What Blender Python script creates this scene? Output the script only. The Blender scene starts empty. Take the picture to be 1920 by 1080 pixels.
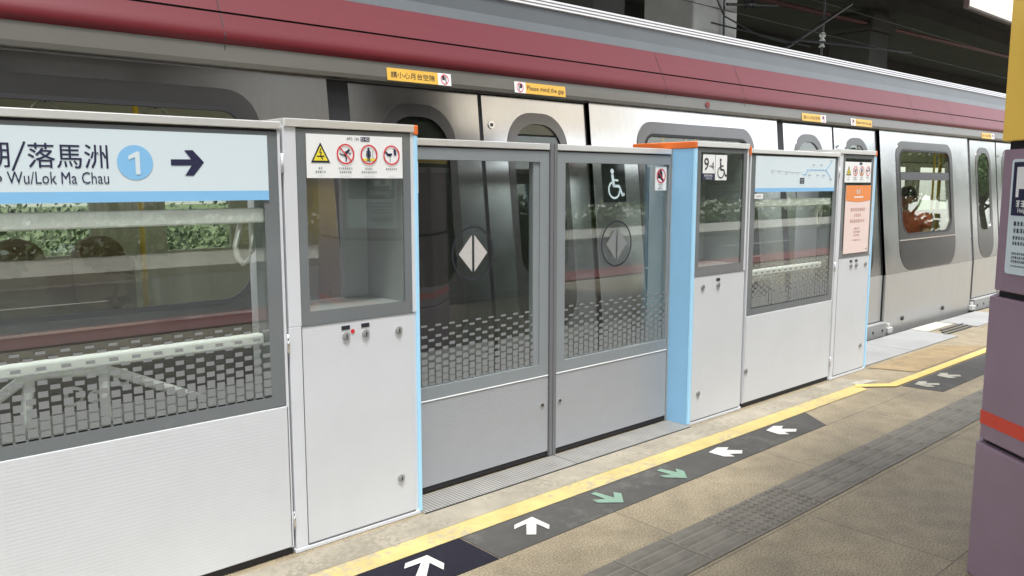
import bpy, math, random
from mathutils import Vector, geometry
random.seed(7)
R = math.radians
scn = bpy.context.scene
COL = scn.collection
PI = math.pi

# ---------------------------------------------------------------- materials
MATS = {}
def newmat(name):
    m = bpy.data.materials.new(name); m.use_nodes = True
    nt = m.node_tree
    b = nt.nodes.get('Principled BSDF')
    return m, nt, b
def paint(name, col, rough=.4, metal=0, spec=.5, dirt=.0, dscale=6, bump=0, bscale=40, coat=0, rvar=.0, stretch=(1,1,1)):
    m, nt, b = newmat(name)
    b.inputs['Roughness'].default_value = rough
    b.inputs['Metallic'].default_value = metal
    b.inputs['Specular IOR Level'].default_value = spec
    if coat: b.inputs['Coat Weight'].default_value = coat
    b.inputs['Base Color'].default_value = (*col, 1)
    N, L = nt.nodes.new, nt.links.new
    if dirt or rvar or bump:
        tc = N('ShaderNodeTexCoord'); mp = N('ShaderNodeMapping'); mp.inputs['Scale'].default_value = stretch
        L(tc.outputs['Object'], mp.inputs['Vector'])
        n = N('ShaderNodeTexNoise'); n.inputs['Scale'].default_value = dscale; n.inputs['Detail'].default_value = 6; n.inputs['Roughness'].default_value = .65
        L(mp.outputs['Vector'], n.inputs['Vector'])
        if dirt:
            r = N('ShaderNodeValToRGB')
            r.color_ramp.elements[0].position = .3; r.color_ramp.elements[1].position = .7
            r.color_ramp.elements[0].color = (*[c*(1-dirt) for c in col], 1); r.color_ramp.elements[1].color = (*[min(1, c*(1+dirt*.3)) for c in col], 1)
            L(n.outputs['Fac'], r.inputs['Fac']); L(r.outputs['Color'], b.inputs['Base Color'])
        if rvar:
            mr = N('ShaderNodeMapRange'); mr.inputs['From Min'].default_value = .25; mr.inputs['From Max'].default_value = .75
            mr.inputs['To Min'].default_value = max(.02, rough-rvar); mr.inputs['To Max'].default_value = rough+rvar
            L(n.outputs['Fac'], mr.inputs['Value']); L(mr.outputs['Result'], b.inputs['Roughness'])
        if bump:
            n2 = N('ShaderNodeTexNoise'); n2.inputs['Scale'].default_value = bscale; n2.inputs['Detail'].default_value = 3
            L(mp.outputs['Vector'], n2.inputs['Vector'])
            bp = N('ShaderNodeBump'); bp.inputs['Strength'].default_value = bump; bp.inputs['Distance'].default_value = .01
            L(n2.outputs['Fac'], bp.inputs['Height']); L(bp.outputs['Normal'], b.inputs['Normal'])
    MATS[name] = m
    return m
def ridged(name, col, pitch, rough=.4, depth=.35, dirt=.05):
    """painted sheet pressed with fine horizontal ridges"""
    m = paint(name, col, rough, dirt=dirt, dscale=3.2)
    nt = m.node_tree; N, L = nt.nodes.new, nt.links.new; b = nt.nodes['Principled BSDF']
    g = N('ShaderNodeNewGeometry'); s = N('ShaderNodeSeparateXYZ'); L(g.outputs['Position'], s.inputs[0])
    mu = N('ShaderNodeMath'); mu.operation = 'MULTIPLY'; mu.inputs[1].default_value = 2*PI/pitch; L(s.outputs['Z'], mu.inputs[0])
    si = N('ShaderNodeMath'); si.operation = 'SINE'; L(mu.outputs[0], si.inputs[0])
    bp = N('ShaderNodeBump'); bp.inputs['Strength'].default_value = depth; bp.inputs['Distance'].default_value = .0012
    L(si.outputs[0], bp.inputs['Height']); L(bp.outputs['Normal'], b.inputs['Normal'])
    return m
def steel(name, col, rough, streak=.08, wave=.0):
    m, nt, b = newmat(name); N, L = nt.nodes.new, nt.links.new
    b.inputs['Metallic'].default_value = 1
    tc = N('ShaderNodeTexCoord'); mp = N('ShaderNodeMapping'); mp.inputs['Scale'].default_value = (60, 60, 1.2)
    L(tc.outputs['Object'], mp.inputs['Vector'])
    n = N('ShaderNodeTexNoise'); n.inputs['Scale'].default_value = 2; n.inputs['Detail'].default_value = 4
    L(mp.outputs['Vector'], n.inputs['Vector'])
    n2 = N('ShaderNodeTexNoise'); n2.inputs['Scale'].default_value = 2.6; n2.inputs['Detail'].default_value = 5
    L(tc.outputs['Object'], n2.inputs['Vector'])
    mr = N('ShaderNodeMapRange'); mr.inputs['To Min'].default_value = rough-streak; mr.inputs['To Max'].default_value = rough+streak
    mr.inputs['From Min'].default_value = .3; mr.inputs['From Max'].default_value = .7
    L(n2.outputs['Fac'], mr.inputs['Value']); L(mr.outputs['Result'], b.inputs['Roughness'])
    rp = N('ShaderNodeValToRGB'); rp.color_ramp.elements[0].color = (*[c*.93 for c in col], 1); rp.color_ramp.elements[1].color = (*col, 1)
    rp.color_ramp.elements[0].position = .3; rp.color_ramp.elements[1].position = .65
    L(n.outputs['Fac'], rp.inputs['Fac']); L(rp.outputs['Color'], b.inputs['Base Color'])
    n3 = N('ShaderNodeTexNoise'); n3.inputs['Scale'].default_value = 5; n3.inputs['Detail'].default_value = 1
    L(tc.outputs['Object'], n3.inputs['Vector'])
    bp = N('ShaderNodeBump'); bp.inputs['Strength'].default_value = wave; bp.inputs['Distance'].default_value = .02
    L(n3.outputs['Fac'], bp.inputs['Height']); L(bp.outputs['Normal'], b.inputs['Normal'])
    MATS[name] = m; return m
def glass(name, tint, base, grow=.9):
    m = bpy.data.materials.new(name); m.use_nodes = True; nt = m.node_tree; nt.nodes.clear(); N, L = nt.nodes.new, nt.links.new
    o = N('ShaderNodeOutputMaterial'); mix = N('ShaderNodeMixShader'); t = N('ShaderNodeBsdfTransparent'); g = N('ShaderNodeBsdfGlossy')
    t.inputs['Color'].default_value = (*tint, 1); g.inputs['Roughness'].default_value = .004; g.inputs['Color'].default_value = (.95, .97, .95, 1)
    lw = N('ShaderNodeLayerWeight'); lw.inputs['Blend'].default_value = .5
    p = N('ShaderNodeMath'); p.operation = 'POWER'; p.inputs[1].default_value = 4; L(lw.outputs['Facing'], p.inputs[0])
    a = N('ShaderNodeMath'); a.operation = 'MULTIPLY_ADD'; a.inputs[1].default_value = grow; a.inputs[2].default_value = base; a.use_clamp = True; L(p.outputs[0], a.inputs[0])
    L(a.outputs[0], mix.inputs['Fac']); L(t.outputs[0], mix.inputs[1]); L(g.outputs[0], mix.inputs[2]); L(mix.outputs[0], o.inputs['Surface'])
    MATS[name] = m; return m

ridged('white_ridged', (.585, .60, .615), .0125, .42, .05)
paint('white_paint', (.62, .635, .66), .38, dirt=.06, dscale=4)
paint('rail_white', (.88, .88, .87), .4)
paint('aluminium', (.80, .80, .77), .32, metal=.55, dirt=.04)
ridged('grey_ridged', (.335, .345, .36), .011, .38, .14, .06)
paint('grey_print', (.165, .18, .185), .12, spec=.5, dirt=.08, dscale=5)
paint('grey_frame', (.235, .258, .268), .3, dirt=.06)
paint('grey_seal', (.145, .147, .155), .5)
paint('liner_grey', (.40, .42, .42), .45, dirt=.08)
paint('black_gap', (.012, .011, .014), .7)
paint('blue_paint', (.26, .50, .72), .4, dirt=.05)
paint('blue_edge', (.38, .68, .90), .35)
paint('orange_paint', (.70, .15, .025), .45)
paint('sign_white', (.63, .725, .765), .35)
paint('sticker_white', (.80, .81, .80), .4)
paint('sky_blue', (.23, .50, .78), .4)
paint('navy', (.018, .02, .06), .4)
paint('ink', (.02, .02, .03), .5)
paint('ink_soft', (.22, .25, .28), .5)
paint('pale_line', (.60, .67, .70), .5)
paint('sign_red', (.62, .03, .04), .4)
paint('sign_yellow', (.80, .68, .05), .4)
paint('label_yellow', (.74, .44, .07), .45, dirt=.12, dscale=20)
paint('poster_pink', (.78, .62, .57), .45)
paint('poster_orange', (.76, .24, .05), .45)
paint('poster_ink', (.62, .33, .27), .5)
paint('frit', (.205, .215, .215), .45)
paint('chrome', (.75, .75, .74), .18, metal=1)
paint('lock_grey', (.33, .33, .32), .35, metal=.25)
paint('dark_metal', (.06, .06, .06), .4, metal=.6)
paint('train_beige', (.125, .12, .103), .38, dirt=.10, dscale=3, coat=.15)
paint('train_red', (.108, .010, .014), .42, spec=.3, dirt=.06, dscale=2)
paint('train_roof_grey', (.085, .095, .10), .42, dirt=.12, dscale=3)
paint('train_white', (.42, .42, .42), .35)
steel('train_steel', (.57, .57, .565), .24, .04, .06)
steel('door_steel', (.54, .54, .54), .19, .03, .03)
steel('skirt_steel', (.52, .52, .51), .40, .05, .02)
MATS['skirt_steel'].node_tree.nodes['Principled BSDF'].inputs['Metallic'].default_value = .75
paint('black_gloss', (.11, .107, .105), .2, metal=.7, spec=.6, rvar=.05, dscale=3)
paint('plate_dark', (.012, .014, .014), .12)
paint('rubber_and_shade', (.016, .015, .017), .6)  # seals and dark joints, also the painted shade under barriers and gates
paint('bracket_white', (.48, .48, .46), .5, dirt=.15)
paint('interior_grey', (.52, .51, .45), .5)
paint('interior_floor', (.34, .32, .29), .6)
paint('seat_fabric', (.21, .14, .105), .8)
paint('pole_yellow', (.72, .48, .05), .35)
paint('column_purple', (.30, .21, .265), .5, dirt=.14, dscale=2.5, bump=.06, bscale=60)
paint('column_yellow', (.95, .63, .11), .45, dirt=.10, dscale=2)
paint('column_red', (.66, .06, .03), .45)
paint('cream_box', (.86, .80, .68), .5)
bb = MATS['cream_box'].node_tree.nodes['Principled BSDF']; bb.inputs['Emission Color'].default_value = (1, .88, .70, 1); bb.inputs['Emission Strength'].default_value = .32
paint('dark_edge', (.05, .025, .02), .5)
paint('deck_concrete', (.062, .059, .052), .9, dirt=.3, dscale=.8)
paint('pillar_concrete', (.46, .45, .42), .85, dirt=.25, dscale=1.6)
paint('pipe_red', (.11, .045, .04), .6)
paint('insulator_white', (.7, .7, .66), .35)
paint('canopy_white', (.45, .45, .43), .6)
paint('dark_wall', (.03, .03, .032), .6, dirt=.2)
paint('mat_black', (.014, .0135, .021), .85, spec=.15, dirt=.2, dscale=30)
paint('mark_faded', (.36, .34, .28), .7, dirt=.4, dscale=14)
paint('line_amber', (.58, .42, .13), .6, dirt=.18, dscale=12)
paint('tan_tile', (.27, .195, .10), .75, dirt=.35, dscale=7)
paint('steel_plate', (.27, .27, .262), .55, dirt=.18, dscale=3)
paint('pale_plate', (.42, .40, .34), .6, dirt=.15)
paint('tactile', (.155, .14, .112), .62, dirt=.32, dscale=9, bump=.2, bscale=90)
paint('grout', (.25, .23, .18), .85)
paint('asphalt', (.075, .075, .075), .9, dirt=.25, dscale=2)
paint('kerb_red', (.20, .05, .045), .7)
paint('footpath', (.45, .43, .38), .8, dirt=.2, dscale=1.5)
paint('bark', (.09, .07, .05), .9, dirt=.4, dscale=8)
paint('leaf_green', (.13, .20, .06), .6, dirt=.55, dscale=1.3)
paint('leaf_muted', (.075, .105, .045), .7, dirt=.5, dscale=1.3)
paint('leaf_dark', (.04, .075, .022), .6, dirt=.5, dscale=1.3)
paint('flower_white', (.8, .8, .72), .6)
paint('fence_green', (.05, .07, .055), .5)
paint('wall_pale', (.62, .60, .55), .8, dirt=.1, dscale=.5)
paint('roof_tile', (.25, .2, .17), .8)
paint('ballast', (.16, .15, .13), .95, dirt=.5, dscale=14)
paint('grass_ground', (.10, .13, .05), .9, dirt=.5, dscale=3)
paint('skin', (.45, .27, .19), .55)
paint('hair', (.02, .017, .015), .5)
paint('vest_orange', (.50, .09, .04), .7)
paint('trousers', (.05, .055, .08), .8)
glass('gate_glass', (.94, .965, .945), .07)
glass('train_glass', (.80, .83, .77), .04)

def worn(name, col, under, amount, scale=14, tone=.2):
    """floor paint or vinyl, scuffed through to what lies under it in ragged spots and greyed by traffic"""
    m = paint(name, col, .85, spec=.15, dirt=tone, dscale=5); nt = m.node_tree; N, L = nt.nodes.new, nt.links.new; b = nt.nodes['Principled BSDF']
    g = N('ShaderNodeNewGeometry'); old = b.inputs['Base Color'].links[0].from_socket
    big = N('ShaderNodeTexNoise'); big.inputs['Scale'].default_value = 2.2; big.inputs['Detail'].default_value = 3
    n = N('ShaderNodeTexNoise'); n.inputs['Scale'].default_value = scale*3; n.inputs['Detail'].default_value = 8; n.inputs['Roughness'].default_value = .8
    L(g.outputs['Position'], n.inputs['Vector']); L(g.outputs['Position'], big.inputs['Vector'])
    ad = N('ShaderNodeMath'); ad.operation = 'MULTIPLY_ADD'; ad.inputs[1].default_value = .6; L(big.outputs['Fac'], ad.inputs[0]); L(n.outputs['Fac'], ad.inputs[2])
    mr = N('ShaderNodeMapRange'); mr.inputs['From Min'].default_value = 1.02-amount; mr.inputs['From Max'].default_value = 1.14-amount; L(ad.outputs[0], mr.inputs['Value'])
    mx = N('ShaderNodeMix'); mx.data_type = 'RGBA'; L(mr.outputs[0], mx.inputs['Factor']); L(old, mx.inputs['A']); mx.inputs['B'].default_value = (*under, 1); L(mx.outputs['Result'], b.inputs['Base Color'])
worn('mat_grey', (.074, .072, .067), (.10, .095, .084), .17, 5, .22)
worn('mark_white', (.50, .485, .46), (.34, .32, .29), .13, 20, .08)
worn('mark_green', (.18, .275, .21), (.12, .13, .11), .14, 16, .2)
worn('line_yellow', (.47, .375, .155), (.30, .265, .19), .20, 9, .22)
def floor_mat():
    m, nt, b = newmat('paver_concrete'); N, L = nt.nodes.new, nt.links.new
    g = N('ShaderNodeNewGeometry')
    sp = N('ShaderNodeTexNoise'); sp.inputs['Scale'].default_value = 130; sp.inputs['Detail'].default_value = 3; sp.inputs['Roughness'].default_value = .8
    st = N('ShaderNodeTexNoise'); st.inputs['Scale'].default_value = 1.7; st.inputs['Detail'].default_value = 8; st.inputs['Roughness'].default_value = .62
    st2 = N('ShaderNodeTexNoise'); st2.inputs['Scale'].default_value = 9; st2.inputs['Detail'].default_value = 5
    for n in (sp, st, st2): L(g.outputs['Position'], n.inputs['Vector'])
    br = N('ShaderNodeTexBrick'); br.offset = .5
    mp = N('ShaderNodeMapping'); mp.inputs['Location'].default_value = (.92, .52, 0); L(g.outputs['Position'], mp.inputs['Vector']); L(mp.outputs[0], br.inputs['Vector'])
    br.inputs['Scale'].default_value = 1; br.inputs['Brick Width'].default_value = 1.16; br.inputs['Row Height'].default_value = .58
    br.inputs['Mortar Size'].default_value = .0035; br.inputs['Mortar Smooth'].default_value = .2; br.inputs['Bias'].default_value = 0
    br.inputs['Color1'].default_value = (.285, .246, .172, 1); br.inputs['Color2'].default_value = (.255, .222, .158, 1); br.inputs['Mortar'].default_value = (.15, .13, .10, 1)
    r1 = N('ShaderNodeValToRGB'); r1.color_ramp.elements[0].position = .36; r1.color_ramp.elements[1].position = .66
    r1.color_ramp.elements[0].color = (.48, .45, .40, 1); r1.color_ramp.elements[1].color = (1.42, 1.40, 1.36, 1); L(sp.outputs['Fac'], r1.inputs['Fac'])
    r2 = N('ShaderNodeValToRGB'); r2.color_ramp.elements[0].position = .3; r2.color_ramp.elements[1].position = .68
    r2.color_ramp.elements[0].color = (.76, .74, .72, 1); r2.color_ramp.elements[1].color = (1.12, 1.1, 1.06, 1); L(st.outputs['Fac'], r2.inputs['Fac'])
    r3 = N('ShaderNodeValToRGB'); r3.color_ramp.elements[0].position = .3; r3.color_ramp.elements[1].position = .6
    r3.color_ramp.elements[0].color = (.82, .81, .8, 1); r3.color_ramp.elements[1].color = (1.05, 1.05, 1.05, 1); L(st2.outputs['Fac'], r3.inputs['Fac'])
    prev = br.outputs['Color']
    for r in (r1, r2, r3):
        mx = N('ShaderNodeMix'); mx.data_type = 'RGBA'; mx.blend_type = 'MULTIPLY'; mx.inputs['Factor'].default_value = 1
        L(prev, mx.inputs['A']); L(r.outputs['Color'], mx.inputs['B']); prev = mx.outputs['Result']
    vo = N('ShaderNodeTexVoronoi'); vo.inputs['Scale'].default_value = 3.1; L(g.outputs['Position'], vo.inputs['Vector'])     # trodden gum and drips
    vm = N('ShaderNodeMapRange'); vm.inputs['From Min'].default_value = .028; vm.inputs['From Max'].default_value = .05; vm.inputs['To Min'].default_value = .55; vm.inputs['To Max'].default_value = 0; L(vo.outputs['Distance'], vm.inputs['Value'])
    mx = N('ShaderNodeMix'); mx.data_type = 'RGBA'; L(vm.outputs[0], mx.inputs['Factor']); L(prev, mx.inputs['A']); mx.inputs['B'].default_value = (.07, .06, .05, 1); prev = mx.outputs['Result']
    L(prev, b.inputs['Base Color'])
    mr = N('ShaderNodeMapRange'); mr.inputs['To Min'].default_value = .45; mr.inputs['To Max'].default_value = .85; L(st.outputs['Fac'], mr.inputs['Value']); L(mr.outputs[0], b.inputs['Roughness'])
    bp = N('ShaderNodeBump'); bp.inputs['Strength'].default_value = .25; bp.inputs['Distance'].default_value = .004; L(sp.outputs['Fac'], bp.inputs['Height']); L(bp.outputs[0], b.inputs['Normal'])
    MATS['paver'] = m
floor_mat()
worn('edge_paving', (.30, .272, .215), (.20, .18, .14), .22, 12, .3)
def sill_mat():
    m = paint('sill_metal', (.40, .39, .36), .45, metal=.3, dirt=.2, dscale=8)
    nt = m.node_tree; N, L = nt.nodes.new, nt.links.new; b = nt.nodes['Principled BSDF']
    g = N('ShaderNodeNewGeometry'); s = N('ShaderNodeSeparateXYZ'); L(g.outputs['Position'], s.inputs[0])
    mu = N('ShaderNodeMath'); mu.operation = 'MULTIPLY'; mu.inputs[1].default_value = 2*PI/.018; L(s.outputs['X'], mu.inputs[0])
    si = N('ShaderNodeMath'); si.operation = 'SINE'; L(mu.outputs[0], si.inputs[0])
    old = b.inputs['Base Color'].links[0].from_socket
    mr = N('ShaderNodeMapRange'); mr.inputs['From Min'].default_value = -.2; mr.inputs['From Max'].default_value = .5; mr.inputs['To Min'].default_value = .52; mr.inputs['To Max'].default_value = 1; L(si.outputs[0], mr.inputs['Value'])
    mx = N('ShaderNodeMix'); mx.data_type = 'RGBA'; mx.blend_type = 'MULTIPLY'; mx.inputs['Factor'].default_value = 1
    L(old, mx.inputs['A']); L(mr.outputs[0], mx.inputs['B']); L(mx.outputs['Result'], b.inputs['Base Color'])
sill_mat()

# ---------------------------------------------------------------- mesh builder
ORG = {}
class MB:
    def __init__(s): s.v = []; s.f = []; s.m = []; s.ms = []
    def mi(s, mat):
        if mat not in s.ms: s.ms.append(mat)
        return s.ms.index(mat)
    def add(s, vs, fs, mat):
        o = len(s.v); s.v += [tuple(p) for p in vs]; k = s.mi(mat)
        for f in fs: s.f.append(tuple(i+o for i in f)); s.m.append(k)
    def box(s, x0, x1, y0, y1, z0, z1, mat):
        vs = [(x, y, z) for z in (z0, z1) for y in (y0, y1) for x in (x0, x1)]
        s.add(vs, [(0,2,3,1), (4,5,7,6), (0,1,5,4), (2,6,7,3), (0,4,6,2), (1,3,7,5)], mat)
    def prism(s, poly, z0, z1, mat):
        n = len(poly)
        s.add([(x, y, z0) for x, y in poly]+[(x, y, z1) for x, y in poly], [tuple(range(n))[::-1], tuple(range(n, 2*n))]+[(i, (i+1)%n, (i+1)%n+n, i+n) for i in range(n)], mat)
    def quadstrip(s, rings, mat, close=False, caps=False):
        n = len(rings[0]); vs = [p for r in rings for p in r]; fs = []
        for i in range(len(rings)-1):
            for j in range(n if close else n-1):
                fs.append((i*n+j, i*n+(j+1)%n, (i+1)*n+(j+1)%n, (i+1)*n+j))
        if caps: fs += [tuple(range(n))[::-1], tuple(range((len(rings)-1)*n, len(rings)*n))]
        s.add(vs, fs, mat)
    def tube(s, pts, r, mat, n=8, radii=None):
        pts = [Vector(p) for p in pts]; rings = []
        for i, p in enumerate(pts):
            a = pts[max(0, i-1)]; b = pts[min(len(pts)-1, i+1)]; d = (b-a).normalized()
            up = Vector((0, 0, 1)) if abs(d.z) < .9 else Vector((1, 0, 0))
            e = d.cross(up).normalized(); g = d.cross(e); rr = radii[i] if radii else r
            rings.append([p+e*rr*math.cos(2*PI*j/n)+g*rr*math.sin(2*PI*j/n) for j in range(n)])
        s.quadstrip(rings, mat, True, True)
    def cyl(s, c, axis, r, h, mat, n=20, r2=None):
        c = Vector(c); a = Vector(axis).normalized(); s.tube([c, c+a*h], r, mat, n, [r, r if r2 is None else r2])
    # ---- flat shapes through a map M(u, v, off)
    def poly2(s, pts, M, mat, off=.0): s.add([M(u, v, off) for u, v in pts], [tuple(range(len(pts)))], mat)
    def rect(s, u0, u1, v0, v1, M, mat, off=.0): s.poly2([(u0, v0), (u1, v0), (u1, v1), (u0, v1)], M, mat, off)
    def disc(s, u, v, r, M, mat, off=.0, n=28, ry=None): s.poly2([(u+r*math.cos(2*PI*i/n), v+(ry or r)*math.sin(2*PI*i/n)) for i in range(n)], M, mat, off)
    def ring(s, u, v, r, w, M, mat, off=.0, a0=0, a1=2*PI, n=36, ry=None):
        ry = ry or r
        for i in range(n):
            p, q = a0+(a1-a0)*i/n, a0+(a1-a0)*(i+1)/n
            s.poly2([(u+(r-w/2)*math.cos(p), v+(ry-w/2)*math.sin(p)), (u+(r+w/2)*math.cos(p), v+(ry+w/2)*math.sin(p)),
                     (u+(r+w/2)*math.cos(q), v+(ry+w/2)*math.sin(q)), (u+(r-w/2)*math.cos(q), v+(ry-w/2)*math.sin(q))], M, mat, off)
    def line(s, pts, w, M, mat, off=.0):
        for (a, b) in zip(pts[:-1], pts[1:]):
            d = Vector((b[0]-a[0], b[1]-a[1])); 
            if d.length < 1e-9: continue
            n = Vector((-d.y, d.x)).normalized()*w/2; e = d.normalized()*w*.25
            s.poly2([(a[0]+n.x-e.x, a[1]+n.y-e.y), (a[0]-n.x-e.x, a[1]-n.y-e.y), (b[0]-n.x+e.x, b[1]-n.y+e.y), (b[0]+n.x+e.x, b[1]+n.y+e.y)], M, mat, off)
    def plate(s, outer, holes, M, mat, off=0, th=0):
        loops = [[Vector((u, v, 0)) for u, v in l] for l in [outer]+list(holes)]
        tris = geometry.tessellate_polygon(loops); flat = [p for l in loops for p in l]
        s.add([M(p.x, p.y, off) for p in flat], [tuple(t) for t in tris], mat)
        if th:
            s.add([M(p.x, p.y, off-th) for p in flat], [tuple(t) for t in tris], mat)
            for l in loops:
                n = len(l)
                s.add([M(p.x, p.y, off) for p in l]+[M(p.x, p.y, off-th) for p in l], [(i, (i+1)%n, (i+1)%n+n, i+n) for i in range(n)], mat)
    def build(s, name, parent=None, smooth=False, bevel=0, seg=2, kind=None):
        me = bpy.data.meshes.new(name)
        o = ORG.get(parent.name, Vector((0, 0, 0))) if parent else Vector((0, 0, 0))
        me.from_pydata([(p[0]-o[0], p[1]-o[1], p[2]-o[2]) for p in s.v], [], s.f)
        for k in s.ms: me.materials.append(MATS[k])
        me.polygons.foreach_set('material_index', s.m)
        if smooth: me.polygons.foreach_set('use_smooth', [True]*len(me.polygons))
        me.update()
        ob = bpy.data.objects.new(name, me); COL.objects.link(ob)
        if parent: ob.parent = parent; ORG[ob.name] = o
        if bevel:
            b = ob.modifiers.new('Bevel', 'BEVEL'); b.width = bevel; b.segments = seg; b.limit_method = 'ANGLE'; b.harden_normals = False
        if kind: ob['kind'] = kind
        return ob
def thing(name, loc, label, cat, group=None):
    e = bpy.data.objects.new(name, None); COL.objects.link(e); e.location = loc; e.empty_display_size = .1
    e['label'] = label; e['category'] = cat
    if group: e['group'] = group
    ORG[e.name] = Vector(loc); return e
def tag(o, label, cat, group=None):
    o['label'] = label; o['category'] = cat
    if group: o['group'] = group
    return o
def front(y): return lambda u, v, o: (u, y-o, v)
def flat(z): return lambda u, v, o: (u, v, z+o)
def rrect(u0, u1, v0, v1, r, n=8):
    rs = r if isinstance(r, (tuple, list)) else (r,)*4   # bl br tr tl
    pts = []
    for (cx, cy, a, q) in ((u0+rs[0], v0+rs[0], PI, rs[0]), (u1-rs[1], v0+rs[1], 1.5*PI, rs[1]), (u1-rs[2], v1-rs[2], 0, rs[2]), (u0+rs[3], v1-rs[3], .5*PI, rs[3])):
        for i in range(n+1): pts.append((cx+q*math.cos(a+PI/2*i/n), cy+q*math.sin(a+PI/2*i/n)))
    return pts

def text(mb, body, u0, v0, h, M, mat, off=.001, w=None, bold=0, shear=0):
    cu = bpy.data.curves.new('t', 'FONT'); cu.body = body; cu.size = 1; cu.resolution_u = 2; cu.offset = bold; cu.fill_mode = 'FRONT'
    ob = bpy.data.objects.new('t', cu); COL.objects.link(ob)
    dg = bpy.context.evaluated_depsgraph_get(); ev = ob.evaluated_get(dg); me = ev.to_mesh()
    vs = [v.co.copy() for v in me.vertices]; fs = [tuple(p.vertices) for p in me.polygons]
    ev.to_mesh_clear(); bpy.data.objects.remove(ob); bpy.data.curves.remove(cu)
    if not vs: return 0
    x0, x1 = min(v.x for v in vs), max(v.x for v in vs); y0, y1 = min(v.y for v in vs), max(v.y for v in vs)
    sy = h/max(1e-6, y1-y0); sx = (w/(x1-x0)) if w else sy
    mb.add([M(u0+(v.x-x0)*sx, v0+(v.y-y0)*sy, off) for v in vs], fs, mat)
    return (x1-x0)*sx
def glyphs(mb, u0, v0, h, n, M, mat, off=.001, gap=.35, seed=1):
    """rows of unreadably small characters: each a little cluster of strokes"""
    rr = random.Random(seed)
    w = h*.9
    for i in range(n):
        u = u0+i*(w*(1+gap))
        for k in range(3): mb.rect(u, u+w*rr.uniform(.6, 1), v0+h*(.08+.36*k), v0+h*(.24+.36*k), M, mat, off)
        mb.rect(u+w*rr.uniform(.1, .6), u+w*rr.uniform(.65, .85), v0, v0+h, M, mat, off)
def wheelchair(mb, u, v, s, M, mat, off=.001):
    P = lambda a, b: (u+a*s, v+b*s)
    mb.disc(*P(.36, 1.09), .105*s, M, mat, off)
    mb.line([P(.36, .93), P(.41, .52)], .15*s, M, mat, off)
    mb.line([P(.40, .74), P(.68, .72)], .085*s, M, mat, off)
    mb.line([P(.40, .50), P(.74, .48), P(.92, .12), P(1.02, .16)], .11*s, M, mat, off)
    mb.ring(*P(.42, .33), .33*s, .085*s, M, mat, off, R(112), R(355))
def running(mb, u, v, s, M, mat, off):
    P = lambda a, b: (u+a*s, v+b*s)
    mb.disc(*P(.42, .42), .16*s, M, mat, off)
    mb.line([P(.22, .3), P(-.05, -.15)], .26*s, M, mat, off)
    mb.line([P(-.05, -.15), P(.1, -.45), P(.05, -.8)], .15*s, M, mat, off)
    mb.line([P(-.05, -.15), P(-.45, -.1), P(-.72, .08)], .14*s, M, mat, off)
    mb.line([P(.22, .3), P(.55, .0), P(.72, .15)], .1*s, M, mat, off); mb.line([P(.2, .3), P(-.25, .2)], .1*s, M, mat, off)
def standing(mb, u, v, s, M, mat, off):
    P = lambda a, b: (u+a*s, v+b*s)
    mb.disc(*P(0, .55), .15*s, M, mat, off); mb.line([P(0, .35), P(0, -.2)], .36*s, M, mat, off)
    mb.line([P(-.25, .32), P(-.27, -.25)], .1*s, M, mat, off); mb.line([P(.25, .32), P(.27, -.25)], .1*s, M, mat, off)
    mb.line([P(-.1, -.2), P(-.1, -.8)], .15*s, M, mat, off); mb.line([P(.1, -.2), P(.1, -.8)], .15*s, M, mat, off)
def reaching(mb, u, v, s, M, mat, off):
    P = lambda a, b: (u+a*s, v+b*s)
    mb.poly2([P(.3, .8), P(.62, .6), P(.7, -.05), P(.35, .05)], M, mat, off)
    mb.line([P(-.8, .35), P(-.45, .05), P(.05, .12)], .22*s, M, mat, off); mb.line([P(-.55, .0), P(-.1, -.08)], .16*s, M, mat, off)
    mb.line([P(-.2, -.35), P(-.2, -.8)], .07*s, M, mat, off)
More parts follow.
